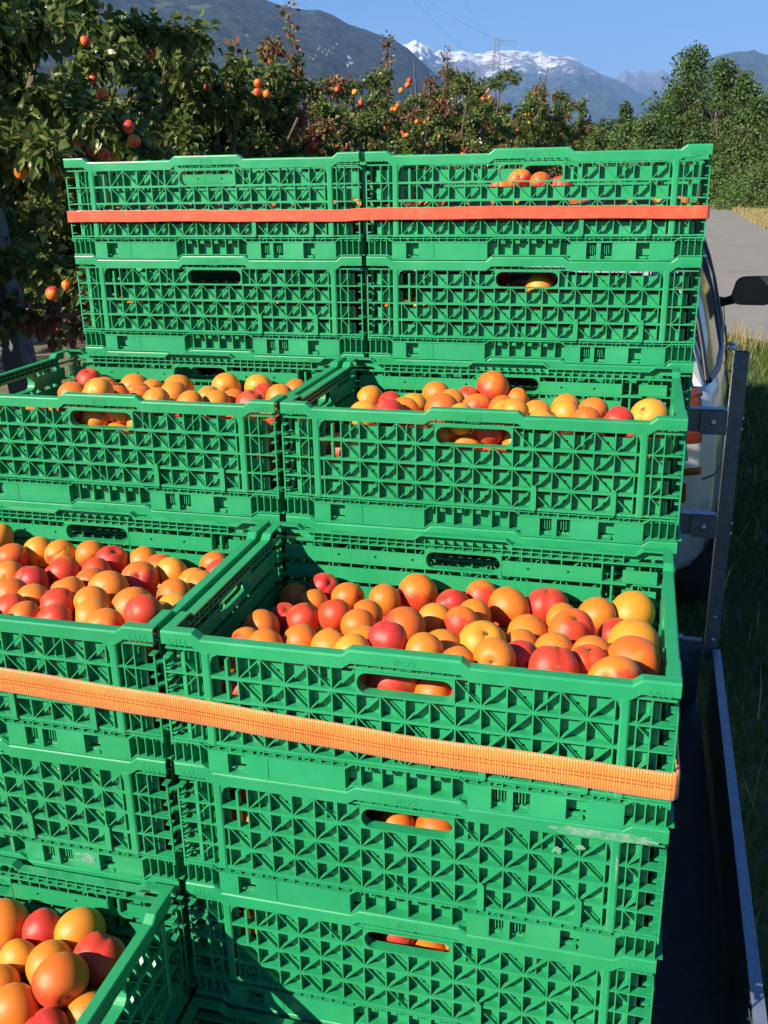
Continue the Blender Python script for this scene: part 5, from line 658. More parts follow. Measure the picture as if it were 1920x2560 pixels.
 'DR6': '474,-3522,5793,274,2,0;461,-2975,5833,261,2,0;469,-2464,5831,269,2,0;449,-1957,5817,249,0,0;484,-1444,5874,284,1,0;436,-950,5824,236,0,0;459,-505,5929,259,1,0;1053,-3540,6046,286,1,0;899,-3202,5648,285,1,0;954,-2681,5825,280,3,0;868,-2171,5799,251,1,0;977,-1622,5847,267,1,0;919,-1088,5902,287,2,0;944,-515,5803,263,2,0;1604,-3545,5987,281,0,0;1409,-3217,5664,241,1,0;1482,-2754,5806,262,3,0;1359,-2241,5782,281,2,0;1474,-1731,5914,269,1,0;1455,-1127,5877,263,1,0;1458,-499,5818,253,1,0;2077,-3587,5802,240,0,0;1891,-3129,5824,274,1,0;1967,-2627,5796,257,1,0;1877,-2121,5849,275,2,0;1987,-1580,5881,288,1,0;1962,-1037,5900,265,0,0;1966,-512,5842,265,1,0;2561,-3563,5845,264,1,0;2426,-3050,5897,280,3,0;2476,-2494,5888,288,2,0;2361,-1952,5865,251,3,0;2505,-1477,5844,250,1,0;2468,-956,5919,260,1,0;2503,-483,5811,237,0,0;3188,-3582,5705,245,1,0;2934,-3204,5888,267,0,0;2962,-2717,5781,248,3,0;2940,-2193,5788,271,1,0;2942,-1691,5814,251,1,0;2927,-1187,5845,272,2,0;3011,-646,5842,290,1,0;3646,-3590,5826,237,2,0;3448,-3105,5879,271,2,0;3422,-2617,5760,241,0,0;3462,-2130,5913,282,1,0;3410,-1661,5710,240,2,0;3425,-1212,5823,239,1,0;3512,-498,5799,251,0,0;4128,-3562,5922,265,1,0;3953,-3121,5778,240,0,0;3938,-2609,5862,290,1,0;3985,-1967,5886,270,0,0;3870,-1457,5810,247,0,0;3838,-966,5869,256,3,0;3999,-499,5798,251,0,0;4607,-3590,5808,237,2,0;4392,-2970,5767,241,3,0;4543,-2497,5844,277,1,0;4543,-1978,5896,260,0,0;4530,-1461,5849,277,0,0;4333,-972,5797,240,2,0;4492,-513,5913,266,2,0;5084,-3563,5940,263,1,0;4829,-3174,5767,244,1,0;5027,-2275,5931,274,0,0;4998,-1760,5934,255,2,0;5124,-1357,5672,255,2,0;4827,-1007,5902,286,2,0;5031,-530,6066,284,0,0;5563,-3589,5843,237,0,0;5550,-3125,5909,250,1,0;5545,-2636,5909,255,2,0;5554,-2152,5896,246,1,0;5516,-1643,5887,278,0,0;5529,-1091,5833,271,0,0;5531,-562,5864,269,2,0;722,-3583,5372,243,0,0;457,-3189,5385,257,2,0;452,-2697,5380,252,1,0;573,-532,5414,285,0,0;1211,-3562,5394,265,3,0;1197,-2859,5398,270,1,0;1033,-2388,5385,257,2,0;968,-1882,5404,275,2,0;1194,-1403,5409,280,0,0;937,-932,5395,267,2,0;1748,-3522,5417,288,0,0;1690,-2956,5387,258,2,0;1673,-2439,5405,276,2,0;1509,-1873,5408,279,2,0;1707,-1400,5372,243,1,0;1459,-952,5398,270,0,0;2201,-2954,5415,286,0,0;2212,-2402,5411,283,3,0;2040,-1909,5401,272,2,0;1971,-961,5397,268,3,0;2794,-3560,5396,267,2,0;2734,-2481,5406,277,1,0;2591,-1954,5411,283,1,0;2503,-971,5406,277,2,0;3187,-3265,5371,243,2,0;3214,-2804,5375,246,1,0;3222,-2331,5383,255,0,0;3106,-1850,5384,256,0,0;3251,-1390,5366,237,2,0;3020,-956,5394,265,2,0;3534,-3578,5377,248,2,0;3644,-3069,5401,272,3,0;3703,-2530,5389,261,2,0;3606,-2005,5408,279,3,0;3700,-1503,5373,244,1,0;3529,-983,5402,273,3,0;3724,-522,5373,244,0,0;4032,-3469,5413,284,2,0;4128,-2969,5368,239,2,0;4223,-2479,5409,280,1,0;4112,-1967,5392,264,1,0;4209,-1454,5415,286,2,0;4173,-485,5367,239,1,0;4517,-3590,5366,237,1,0;4704,-2678,5388,259,2,0;4598,-2098,5402,273,3,0;4720,-1420,5377,248,1,0;4531,-1007,5372,243,3,0;4643,-529,5411,282,1,0;5023,-3539,5416,287,1,0;5027,-3038,5368,239,1,0;5105,-2731,5706,252,2,0;5067,-2321,5406,277,3,0;5036,-1790,5415,287,0,0;5015,-986,5379,251,3,0;5123,-519,5538,272,0,0;5548,-3575,5380,252,1,0;5522,-3076,5407,278,3,0;5523,-2551,5405,277,2,0;5515,-2006,5413,285,2,0;5530,-1456,5399,270,2,0;5563,-961,5366,237,1,0;5554,-492,5374,246,3,0',
 'AR2': '791,8984,13093,260,2,0;789,9491,13145,258,1,0;805,10008,13229,274,3,0;789,10527,13169,257,0,0;797,11039,13182,265,2,0;781,11540,13199,250,3,0;796,12040,13209,264,1,0;1295,9085,13127,284,1,0;1299,9629,13162,281,2,0;1225,10090,12922,266,2,0;1315,10513,13232,288,1,0;1319,11058,13251,276,3,0;1273,11575,13151,272,1,0;1247,12062,13073,242,2,0;1783,8975,13093,250,3,0;1842,9494,13170,286,1,0;1820,10057,13151,287,1,0;1803,10567,13097,237,0,0;1846,11050,13177,273,2,0;1795,11567,13226,275,1,0;1710,12053,13154,251,2,0;2250,8970,13138,246,1,0;2357,9506,13147,247,2,0;2335,9993,13141,246,2,0;2329,10505,13168,273,0,0;2368,11036,13270,280,3,0;2292,11527,13149,247,0,0;2225,12029,13180,275,2,0;2756,9007,13202,283,2,0;2983,9380,12955,236,1,0;2771,9765,13132,252,0,0;2816,10346,13111,255,2,0;2806,10840,13096,254,2,0;2808,11364,13169,289,3,0;2772,12030,13152,274,0,0;3300,9006,13147,282,2,0;3348,9511,13202,239,1,0;3224,9962,13085,257,1,0;3316,10477,13184,289,1,0;3271,11006,13106,258,3,0;3312,11498,13127,253,2,0;3316,12014,13206,290,0,0;3838,9053,13230,285,0,0;3826,9592,13191,260,2,0;3750,10121,13102,244,0,0;3802,10596,13089,244,0,0;3790,11067,13153,260,3,0;3823,11567,13145,271,2,0;3845,12053,13198,252,1,0;4339,8974,13115,250,2,0;4293,9453,13130,242,1,0;4285,9954,13128,272,3,0;4230,10453,13110,241,3,0;4392,11046,13120,265,2,0;4330,11554,13107,256,2,0;4351,12049,13095,255,1,0;4842,9002,13188,278,3,0;4931,9480,13116,243,3,0;4802,9940,13196,263,1,0;4722,10458,13176,279,2,0;4894,10961,13184,269,2,0;4833,11482,13128,271,0,0;4853,12019,13235,279,2,0;5293,9177,13460,289,3,0;5372,9600,13175,237,1,0;5299,10076,13185,261,1,0;5210,10545,13213,236,2,0;5406,10979,13164,265,0,0;5356,11494,13245,278,3,0;5399,12026,13228,278,1,0;5843,9025,13267,289,3,0;5855,9580,13260,277,1,0;5860,10118,13239,271,2,0;5891,10611,13145,240,2,0;5879,11113,13158,252,2,0;5888,11596,13151,243,2,0;5893,12066,13127,238,1,0;4541,11330,12706,268,0,0',
 'AL2': '-5259,9010,13250,285,2,0;-5277,9549,13185,267,2,0;-5292,10035,13044,252,2,0;-5292,10512,13130,252,0,0;-5293,10994,13166,251,1,0;-5271,11498,13235,273,2,0;-5263,12023,13103,281,2,0;-4755,8961,13197,237,2,0;-4770,9456,13156,272,0,0;-4794,10110,13084,263,0,0;-4800,10613,13137,259,2,0;-4813,11124,13169,259,0,0;-4830,11581,12977,253,0,0;-4761,12058,13049,246,2,0;-4274,8974,13137,250,1,0;-4266,9491,13246,263,1,0;-4289,9999,13121,272,1,0;-4294,10521,13152,263,2,0;-4288,11051,13227,287,3,0;-4355,11545,13076,249,0,0;-4295,12031,13198,273,2,0;-3793,8966,13131,242,3,0;-3867,9396,13004,238,1,0;-3814,9854,13103,239,2,0;-3705,10385,13110,249,3,0;-3725,10918,13119,273,3,0;-3866,11550,13092,246,3,0;-3786,12040,13154,265,3,0;-3266,9009,13178,285,3,0;-3416,9461,13089,236,0,0;-3315,9940,13108,281,1,0;-3223,10430,13072,245,3,0;-3223,10897,13076,240,3,0;-3391,11367,13082,275,1,0;-3290,11890,13105,277,1,0;-2872,8977,13521,252,0,0;-2812,9524,13161,268,0,0;-2775,10066,13135,285,2,0;-2766,10582,13090,246,0,0;-2641,11054,13222,275,2,0;-2884,11542,13229,290,2,0;-2821,12057,13144,248,0,0;-2162,8968,13118,243,3,0;-2321,9650,13073,262,0,0;-2275,10182,13048,244,0,0;-2229,10688,12916,237,0,0;-2129,11088,13164,254,1,0;-2342,11560,13137,275,0,0;-2352,12063,13111,241,2,0;-1693,8981,13196,257,3,0;-1824,9426,13080,235,2,0;-1878,9905,13129,261,0,0;-1808,10398,13067,252,2,0;-1658,11025,13113,236,1,0;-1777,11558,13138,285,0,0;-1884,12059,13104,245,1,0;-1192,9007,13246,276,2,0;-1360,9510,13184,264,1,0;-1370,10039,13120,264,1,0;-1335,10569,13136,274,2,0;-1209,11052,13229,244,2,0;-1162,11548,13221,263,0,0;-1389,12020,13147,275,2,0;-671,9005,13180,281,2,0;-852,9645,13187,269,0,0;-853,10166,13087,276,2,0;-647,10631,13053,242,2,0;-740,11115,13151,249,2,0;-672,11577,13226,237,3,0;-856,12030,13133,274,3,0;-186,8966,13234,242,1,0;-219,9467,13168,275,2,0;-304,10013,13189,287,2,0;-212,10543,13259,268,2,0;-229,11086,13258,285,2,0;-264,11680,13507,280,1,0;-356,12065,13176,240,3,0;-5005,9900,12693,255,2,0;-4534,11324,12686,248,2,0;-4545,11835,12685,247,0,0;-3509,10644,12714,276,0,0;-3056,10101,12692,254,1,0;-2545,10384,12700,262,2,0;-1010,10528,12720,282,3,0;-603,9383,12821,262,3,0;-556,10318,12692,254,1,0',
}

def apricot_mesh(seed, nu=28, nv=18, sut=1.0):
    q = np.random.default_rng(seed); V = []; F = []
    squash = q.uniform(.93, 1.0); elong = q.uniform(.97, 1.05); side = q.uniform(.95, 1.02); off = q.uniform(-.08, .08)
    ph = q.uniform(0, 6.28, 4)
    for i in range(nv+1):
        th = math.pi*i/nv
        for j in range(nu):
            a = 2*math.pi*j/nu
            x, y, z = math.sin(th)*math.cos(a), math.sin(th)*math.sin(a), math.cos(th)
            d = a if a < math.pi else a-2*math.pi                         # groove along a = 0
            gro = math.exp(-(d/.17)**2)*.10*sut*math.sin(th)**.6 + math.exp(-(d/.5)**2)*.02
            dim = math.exp(-(th/.30)**2)*.22 + math.exp(-((math.pi-th)/.22)**2)*.03
            lump = .022*math.sin(2*a+ph[0])*math.sin(th)+.018*math.sin(3*th+ph[1])*math.sin(a+ph[2])
            r = 1-gro-dim+lump
            V.append((x*r*side+off*(1-z*z)*.3*math.cos(a), y*r, z*r*squash*elong*(1+.05*z)))
    for i in range(nv):
        for j in range(nu):
            a, b = i*nu+j, i*nu+(j+1) % nu
            F.append((a, a+nu, b+nu, b))
    return np.array(V), np.array(F)
AP = []
for k in range(6):
    V, F = apricot_mesh(k, sut=[1.,.5,1.2,.7,.9,.3][k]); V[:28] = V[0:28].mean(0)*.999+V[:28]*.001
    me = fast_mesh('apricot', V, F, M_AP, smooth=True); AP.append(me)
SV, SF = apricot_mesh(2, 13, 9)
mb = MB(); mb.tube([(0,0,-.02),(.02,.01,.05),(.06,.02,.12)], [.06,.045,.05], 6); ME_STEM = mb.mesh('stem', M_STEM)
where = {'CR3':'centre right crate','CL3':'left edge crate','BR2':'far right open crate','BL2':'far left open crate','DL5':'bottom left crate',
 'AR0':'top back right crate','AR1':'second back right crate','CR4':'scuffed crate at right','CR5':'lowest lit crate at right','BL3':'crate behind the left open crate','DR6':'shaded bottom crate'}
NUM = ['first','second','third','fourth','fifth','sixth','seventh','eighth','ninth','tenth','eleventh','twelfth','thirteenth','fourteenth','fifteenth','sixteenth','seventeenth','eighteenth','nineteenth','twentieth']
cname = {0:'red',1:'golden yellow',2:'orange',3:'red-blushed apricot'}
cval = {0:.92, 1:.13, 2:.48, 3:.72}
sv = []; sf = []; sc = []; sl = []; base = 0; fr = random.Random(21)
for key, dat in FRUIT.items():
    L = [tuple(int(v) for v in t.split(',')) for t in dat.split(';')]
    own = [a for a in L if a[5]]; rest = [a for a in L if not a[5]]
    own.sort(key=lambda a: a[1]); nb = max(1, min(7, len(own)//7+1)); per = math.ceil(len(own)/nb) if own else 1
    for b in range(nb):
        row = sorted(own[b*per:(b+1)*per], key=lambda a: a[0])
        for i, (x, y, z, r, c, f) in enumerate(row):
            o = bpy.data.objects.new('apricot', AP[fr.randrange(6)]); COL.objects.link(o); o.location = (x/1e4, y/1e4, z/1e4); s3 = r*1.05/1e4; o.scale = (s3*fr.uniform(.94,1.03), s3*fr.uniform(.95,1.04), s3*fr.uniform(.93,1.05))
            o.rotation_euler = (fr.uniform(0, 6.28), math.acos(fr.uniform(-1, 1)), fr.uniform(0, 6.28))
            if c == 0: o.rotation_euler = (fr.uniform(-.9,.9), fr.uniform(-1.2,.6), math.pi*1.5+fr.uniform(-.7,.7))
            o.color = (min(1, max(0, cval[c]+fr.uniform(-.08,.08))), fr.random(), 0, 1)
            cn = cname[c] if c == 3 else cname[c]+' apricot'; pl = where.get(key, 'crate')
            if len(own) <= 6 and nb == 1:
                lab = '%s in the %s, %s from left in handle hole' % (cn, pl, NUM[i]) if len(own) > 1 else '%s seen through the handle hole of the %s' % (cn, pl)
            else:
                rn = 'front rim row' if b == 0 else ('rear wall row' if b == nb-1 else '%s row from the front' % NUM[b])
                lab = '%s, %s from left, %s, %s' % (cn, NUM[min(i, 19)], rn, pl)
            tag(o, lab, 'apricot', 'apricots in the green crates')
            if fr.random() < .3:
                t_ = mobj('stem', ME_STEM, o); t_.location = (0, 0, .80)
    for (x, y, z, r, c, f) in rest:
        q = Matrix.Rotation(fr.uniform(0, 6.28), 3, 'Z') @ Matrix.Rotation(fr.uniform(0, 3.14), 3, 'X') @ Matrix.Rotation(fr.uniform(0, 6.28), 3, 'Y')
        A = SV @ np.array(q).T; sv.append(A*(r/1e4)+np.array((x, y, z))/1e4); sf.append(SF+base); base += len(SV)
        sl.append(SV); sc.append(np.tile([cval[c], fr.random(), 0, 1], (len(SV), 1)))
me = fast_mesh('apricot_heap', np.concatenate(sv), np.concatenate(sf), M_APS, smooth=True)
a = me.attributes.new('kindrnd', 'FLOAT_COLOR', 'POINT'); a.data.foreach_set('color', np.concatenate(sc).astype(np.float32).ravel())
a = me.attributes.new('local', 'FLOAT_VECTOR', 'POINT'); a.data.foreach_set('vector', np.concatenate(sl).astype(np.float32).ravel())
o = mobj('apricots', me); tag(o, 'apricots lying deeper in the green crates below the top layer', 'apricots', kind='stuff')
# ------------------------------------------------------------------ trailer
tr = thing('flatbed_trailer', 'flatbed trailer with grey steel front rack and low side boards carrying the green crates', 'trailer', (0, .3, 0), 0)
def tpart(name, mb, m, parent=tr, bevel=0):
    me = mb.mesh(name, m)
    if bevel: bev(me, bevel, 1)
    me.transform(Matrix.Translation(-Vector(tr.location))) if parent is tr else None
    return mobj(name, me, parent)
BZ = 1.78-7*H_
mb = MB(); mb.box(-.765, .742, -1.6, 1.335, BZ-.024, BZ-.002); tpart('bed', mb, M_BED)
mb = MB(); mb.box(-.765, -.742, -1.6, 1.30, BZ-.10, BZ+.155)
tpart('side_board', mb, M_STEEL, bevel=.002)
# right board follows the photograph's slight angle
def skewbox(mb, x0a, x0b, w, ya, yb, z0, z1):
    mb.add([(x0a,ya,z0),(x0a+w,ya,z0),(x0b+w,yb,z0),(x0b,yb,z0),(x0a,ya,z1),(x0a+w,ya,z1),(x0b+w,yb,z1),(x0b,yb,z1)], [(0,3,2,1),(4,5,6,7),(0,1,5,4),(1,2,6,5),(2,3,7,6),(3,0,4,7)])
mb = MB(); skewbox(mb, .722, .760, .0150, -1.6, 1.285, BZ-.10, BZ+.150); tpart('side_board', mb, M_STEEL)
mb = MB(); skewbox(mb, .7205, .7585, .0180, -1.6, 1.285, BZ+.1502, BZ+.1545); tpart('board_edge', mb, M_SKYEDGE)
mb = MB(); mb.box(-.742, .736, 1.30, 1.322, BZ-.05, BZ+.165); tpart('front_board', mb, M_STEEL, bevel=.0015)
mb = MB(); mb.box(-.742, .690, 1.299, 1.323, BZ+.1655, BZ+.170); tpart('board_edge', mb, M_SKYEDGE)
for sx in (-1, 1):                                            # posts: square tubes open at the top
    x = .757 if sx > 0 else -.757; mb = MB(); a = .0155; t = .002; z0, z1 = BZ+.12, 1.78-.412
    for (x0, x1, y0, y1) in ((x-a,x+a,1.295,1.295+t), (x-a,x+a,1.295+2*a-t,1.295+2*a), (x-a,x-a+t,1.295+t,1.295+2*a-t), (x+a-t,x+a,1.295+t,1.295+2*a-t)): mb.box(x0, x1, y0, y1, z0, z1)
    tpart('post', mb, M_STEEL)
    for z in (BZ+.175, BZ+.235, 1.78-.56, 1.78-.585, 1.78-.81, 1.78-.835):
        mb = MB()
        if z < BZ+.3: mb.tube([(x,1.2952,z),(x,1.291,z),(x,1.2885,z)], [.0052,.0052,.002], 8)
        else: mb.tube([(x+sx*a,1.305,z),(x+sx*(a+.004),1.305,z)], [.0045,.003], 8)
        tpart('bolt', mb, M_BOLT)
for zt, hh in ((1.78-.541, .052), (1.78-.790, .050)):
    mb = MB(); mb.box(-.738, .738, 1.296, 1.3015, zt-hh, zt); mb.box(-.738, .738, 1.3017, 1.320, zt-.004, zt)
    mb.box(-.738, .738, 1.3017, 1.320, zt-hh, zt-hh+.004); tpart('rail', mb, M_STEEL)
    mb = MB(); mb.box(-.738, .738, 1.2955, 1.3212, zt+.0003, zt+.0016); tpart('rail_edge', mb, M_SKYEDGE)  # lighter strip on the rail top, sky reflection painted in its blue
    for s in (-1, 1):
        mb = MB(); mb.box(min(s*.683,s*.7405), max(s*.683,s*.7405), 1.2905, 1.2955, zt-hh-.004, zt-.0015); br = tpart('bracket', mb, M_STEEL, bevel=.0008)
        mb = MB(); mb.tube([(s*.710,1.2903,zt-.027),(s*.710,1.287,zt-.027),(s*.710,1.2845,zt-.027)], [.0085,.0080,.0035], 6); tpart('bolt', mb, M_BOLT)
for s in (-1, 1):
    mb = MB(); n = 28; cx = s*.90; vs = []; prof = [(-.06,.12),(-.075,.18),(-.07,.205),(-.04,.215),(.04,.215),(.07,.205),(.075,.18),(.06,.12)]
    for k in range(n):
        a = 2*math.pi*k/n
        for (dx, r) in prof: vs.append((-s*.62+s*0+dx if False else s*.60+dx, .1+r*math.cos(a), .215+r*math.sin(a)))
    fs = [(k*8+j, k*8+(j+1) % 8, ((k+1) % n)*8+(j+1) % 8, ((k+1) % n)*8+j) for k in range(n) for j in range(8)]; mb.add(vs, fs, 0, True)
    wq = tpart('wheel', mb, M_RUB); mb = MB(); mb.tube([(s*.60-.05,.1,.215),(s*.60+.05,.1,.215)], .12, 20); q = mb.mesh('rim', M_STEEL); q.transform(Matrix.Translation(-Vector(tr.location))); mobj('rim', q, wq)
mb = MB(); mb.box(-.55,.55,.07,.13,.19,.24); mb.box(-.42,-.36,-1.5,1.3,.33,BZ-.026); mb.box(.36,.42,-1.5,1.3,.33,BZ-.026); mb.box(-.03,.03,1.335,2.35,.40,.46); tpart('chassis', mb, M_STEEL)

# ------------------------------------------------------------------ car
M_PAINT = mat('silver_paint', (.46,.47,.46), .28, metal=.3, coat=1., coat_rough=.03)
M_GLASS = mat('tinted_glass', (.012,.015,.014), .03, spec=.9, coat=.6); M_BLK = mat('black_trim', (.012,.012,.013), .35)
M_LR = mat('red_lens', (.12,.008,.006), .12, coat=1.); M_LO = mat('orange_lens', (.15,.025,.008), .12, coat=1.); M_LC = mat('clear_lens', (.55,.55,.55), .08, metal=.4, coat=1.)
CX, CY, CA = .02, 2.52, math.radians(-3.6)
car = thing('parked_car', 'silver hatchback with black door mirrors towing the trailer of crates', 'car', (CX, CY, 0), CA); car.scale = (1.02, 1.0, 1.10)
ST = [ # y, half width, belt z, nose factor
 (-.02,.66,.83,.30),(.03,.745,.915,.27),(.12,.800,.945,.26),(.30,.832,.95,.25),(.7,.848,.94,.24),(1.5,.86,.925,.23),(2.3,.86,.91,.23),(2.75,.855,.90,.24),(3.4,.845,.88,.25),(3.95,.79,.83,.27),(4.2,.66,.70,.30),(4.3,.52,.55,.35)]
prof = [(.0,0,0),(.80,0,0),(.93,.0,.06),(.975,.16,0),(.985,.30,0),(1.0,.42,0),(.992,.60,0),(.978,.80,0),(.955,.93,0),(.92,1.0,0),(.86,1.02,0),(.0,1.03,0)]
def ring(y, w, bz, zb):
    P = []
    for (fx, fz, ad) in prof: P.append((w*fx, y, zb+ad+(bz-zb)*fz))
    return P + [(-x, yy, z) for x, yy, z in reversed(P[1:-1])]
rings = []; fine = np.linspace(0, len(ST)-1, 46)
for t in fine:
    i = min(int(t), len(ST)-2); u = t-i; a, b = ST[i], ST[i+1]; rings.append(ring(*[a[k]+(b[k]-a[k])*u for k in range(4)]))
nn = len(rings[0]); V = [p for r in rings for p in r]; F = []
for i in range(len(rings)-1):
    for j in range(nn): F.append((i*nn+j, i*nn+(j+1) % nn, (i+1)*nn+(j+1) % nn, (i+1)*nn+j))
mb = MB(); mb.add(V, F, 0, True); mb.add(rings[0], [tuple(range(nn))], 0, False); mb.add(rings[-1], [tuple(range(nn))])
body = mobj('body', mb.mesh('body', M_PAINT), car)
# cabin: side glass, pillars, roof
def cab(y):   # roof half width and height along the cabin
    ys = [.10,.30,.55,1.0,1.7,2.1,2.45,2.85]; return float(np.interp(y, ys, [.50,.56,.60,.62,.62,.61,.57,.50])), float(np.interp(y, ys, [1.22,1.36,1.41,1.44,1.45,1.43,1.35,1.18]))
def belt(y): i = [s[0] for s in ST]; return float(np.interp(y, i, [s[1] for s in ST]))*.925, float(np.interp(y, i, [s[2] for s in ST]))+.004
for s in (-1, 1):
    for (ya, yb, yta, ytb) in ((.17,.88,.46,.98), (.93,1.62,1.02,1.62), (1.68,2.62,1.68,2.30)):
        mb = MB(); n = 8; vs = []
        for k in range(n+1):
            t = k/n; yb_ = ya+(yb-ya)*t; yt_ = yta+(ytb-yta)*t; bx, bz = belt(yb_); rx, rz = cab(yt_)
            for u in (0, .5, 1): vs.append((s*((bx+.004)*(1-u)+(rx+.01)*u+.022*math.sin(math.pi*u)), yb_*(1-u)+yt_*u, bz*(1-u)+(rz-.035)*u))
        mb.add(vs, [(3*k+j, 3*k+j+1, 3*k+4+j, 3*k+3+j) for k in range(n) for j in (0, 1)], 0, True); mobj('side_window', mb.mesh('side_window', M_GLASS), car)
    mb = MB()
    for (a, b) in ((.13,.43),(.905,1.0),(1.65,1.65),(2.70,2.40)):
        bx, bz = belt(a); rx, rz = cab(b); P = []
        for u in np.linspace(0, 1, 6): P.append((s*(bx*(1-u)+rx*u+.022*math.sin(math.pi*u)), a*(1-u)+b*u, bz*(1-u)+(rz-.02)*u))
        mb.tube(P, .013 if a > .5 else .010, 6)
    P = [(s*(cab(y)[0]+.006), y, cab(y)[1]-.03) for y in np.linspace(.5, 2.45, 14)]; mb.tube(P, .012, 6)
    P = [(s*(belt(y)[0]+.006), y, belt(y)[1]) for y in np.linspace(.15, 2.7, 14)]; mb.tube(P, .012, 6)
    mobj('window_frame', mb.mesh('window_frame', M_BLK), car)
    # solid painted rear pillar
    mb = MB(); bx, bz = belt(.10); bx2, bz2 = belt(.15); rx, rz = cab(.12); rx2, rz2 = cab(.42)
    mb.add([(s*bx,.07,bz),(s*bx2,.15,bz2),(s*rx2,.44,rz2-.02),(s*rx,.22,rz-.02),(s*(bx-.04),.07,bz),(s*(bx2-.04),.15,bz2),(s*(rx2-.04),.44,rz2-.02),(s*(rx-.04),.22,rz-.02)], [(0,1,2,3),(7,6,5,4),(0,4,5,1),(1,5,6,2),(2,6,7,3),(3,7,4,0)]); mobj('rear_pillar', mb.mesh('rear_pillar', M_PAINT), car)
mb = MB(); vs = []; ys = np.linspace(.16, 2.5, 20)
for y in ys:
    rx, rz = cab(y)
    for u in np.linspace(-1, 1, 9): vs.append((rx*u, y, rz+.03*(1-u*u)-.012*abs(u)**3))
mb.add(vs, [(9*k+j, 9*k+j+1, 9*k+10+j, 9*k+9+j) for k in range(19) for j in range(8)], 0, True); mobj('roof', mb.mesh('roof', M_PAINT), car)
for nm, ya, yb in (('rear_window', .02, .16), ('windscreen', 2.78, 2.5)):
    mb = MB(); bx, bz = belt(max(ya, .05)); rx, rz = cab(yb); mb.add([(-bx,ya,bz),(bx,ya,bz),(rx,yb,rz),(-rx,yb,rz)], [(0,1,2,3)]); mobj(nm, mb.mesh(nm, M_GLASS), car)
for s in (-1, 1):       # wheels in dark arches, lamps, mirrors, handles
    for y in (.70, 3.45):
        mb = MB(); n = 28; pr = [(-.09,.17),(-.10,.25),(-.085,.305),(.0,.315),(.085,.305),(.10,.25),(.09,.17)]; vs = []; x0 = s*.755
        for k in range(n):
            a = 2*math.pi*k/n
            for (dx, r) in pr: vs.append((x0+dx, y+r*math.cos(a), .315+r*math.sin(a)))
        mb.add(vs, [(k*7+j, k*7+(j+1) % 7, ((k+1) % n)*7+(j+1) % 7, ((k+1) % n)*7+j) for k in range(n) for j in range(7)], 0, True); w = mobj('wheel', mb.mesh('wheel', M_RUB), car)
        mb = MB(); mb.tube([(x0-.05,y,.315),(x0+s*.075,y,.315)], .18, 20); mobj('rim', mb.mesh('rim', M_STEEL), w)
        mb = MB(); P = [(s*.849, y+.35*math.cos(a), .315+.35*math.sin(a)) for a in np.linspace(-.1, math.pi+.1, 16)]; mb.tube(P, .018, 6); mobj('wheel_arch', mb.mesh('wheel_arch', M_BLK), car)
    def lamp(z0, z1, y0, y1, out=.008, m=M_LR, name='tail_light'):
        mb = MB(); vs = []; yy = np.linspace(y0, y1, 7); zz = np.linspace(z0, z1, 5)
        for z in zz:
            for y in yy:
                i = [q[0] for q in ST]; w = float(np.interp(y, i, [q[1] for q in ST])); u = (z-.25)/(.98-.25)
                fx = float(np.interp(u, [0,.16,.30,.42,.60,.80,.93,1.0], [.93,.975,.985,1,.992,.978,.955,.92])); k = math.sin(math.pi*(z-z0)/(z1-z0))*.5+.5
                vs.append((s*(w*fx+out*k*.35), y-.004, z))
        mb.add(vs, [(7*a+b, 7*a+b+1, 7*a+8+b, 7*a+7+b) for a in range(4) for b in range(6)], 0, True); return mobj(name, mb.mesh(name, m), car)
    t1 = lamp(.915, .945, .0, .06, .010, M_LO); lamp(.80, .914, .0, .05, .012, M_LO, 'indicator_light'); lamp(.770, .798, -.0, .045, .010, M_LR); lamp(.690, .768, -.0, .04, .008, M_LC, 'reversing_light'); lamp(.665, .689, -.0, .045, .010, M_LR)
    lamp(.575, .64, -.015, .008, .006, M_LR, 'reflector')
    lamp(.640, .646, .06, .42, .0015, M_BLK, 'bumper_seam')
    for y in (.93, 1.66, 2.55): 
        mb = MB(); i = [q[0] for q in ST]; w = float(np.interp(y, i, [q[1] for q in ST])); mb.tube([(s*(w*.955+.0002),y,.93),(s*(w*.992),y,.70),(s*(w*1.0),y,.55),(s*(w*.985),y,.40)], .0028, 5); mobj('door_seam', mb.mesh('door_seam', M_BLK), car)
    for y in (1.03, 1.80):
        mb = MB(); mb.tube([(s*.850,y,.805),(s*.876,y+.03,.808),(s*.880,y+.09,.808),(s*.876,y+.15,.806),(s*.850,y+.18,.802)], [.010,.013,.014,.013,.010], 8); mobj('door_handle', mb.mesh('door_handle', M_PAINT), car)
    # mirror: rounded housing on a stalk, glass facing back
    mb = MB(); x0, x1, z0, z1 = .845, 1.060, .957, 1.100; q = []
    for cx, cz, a0 in ((x1-.056,z1-.048,0),(x0+.065,z1-.052,90),(x0+.052,z0+.045,180),(x1-.052,z0+.045,270)):
        for k in range(6): a = math.radians(a0+k*18); q.append((cx+.052*math.cos(a), cz+.045*math.sin(a)))
    n = len(q); cxm = (x0+x1)/2; czm = (z0+z1)/2; vs = []
    lay = [(2.22,.93),(2.215,.99),(2.225,1.0),(2.26,.98),(2.30,.86),(2.33,.62),(2.345,.3)]
    for (y, k) in lay: vs += [(s*(cxm+(x-cxm)*k), y, czm+(z-czm)*k) for x, z in q]
    fs = [(a*n+b, a*n+(b+1) % n, (a+1)*n+(b+1) % n, (a+1)*n+b) for a in range(len(lay)-1) for b in range(n)]
    mb.add(vs, fs, 0, True); mb.add(vs[-n:], [tuple(range(n))]); mb.tube([(s*.76,2.32,.955),(s*.82,2.29,.965),(s*.88,2.27,.985)], [.035,.022,.026], 8)
    mm = mobj('door_mirror', mb.mesh('door_mirror', M_BLK), car)
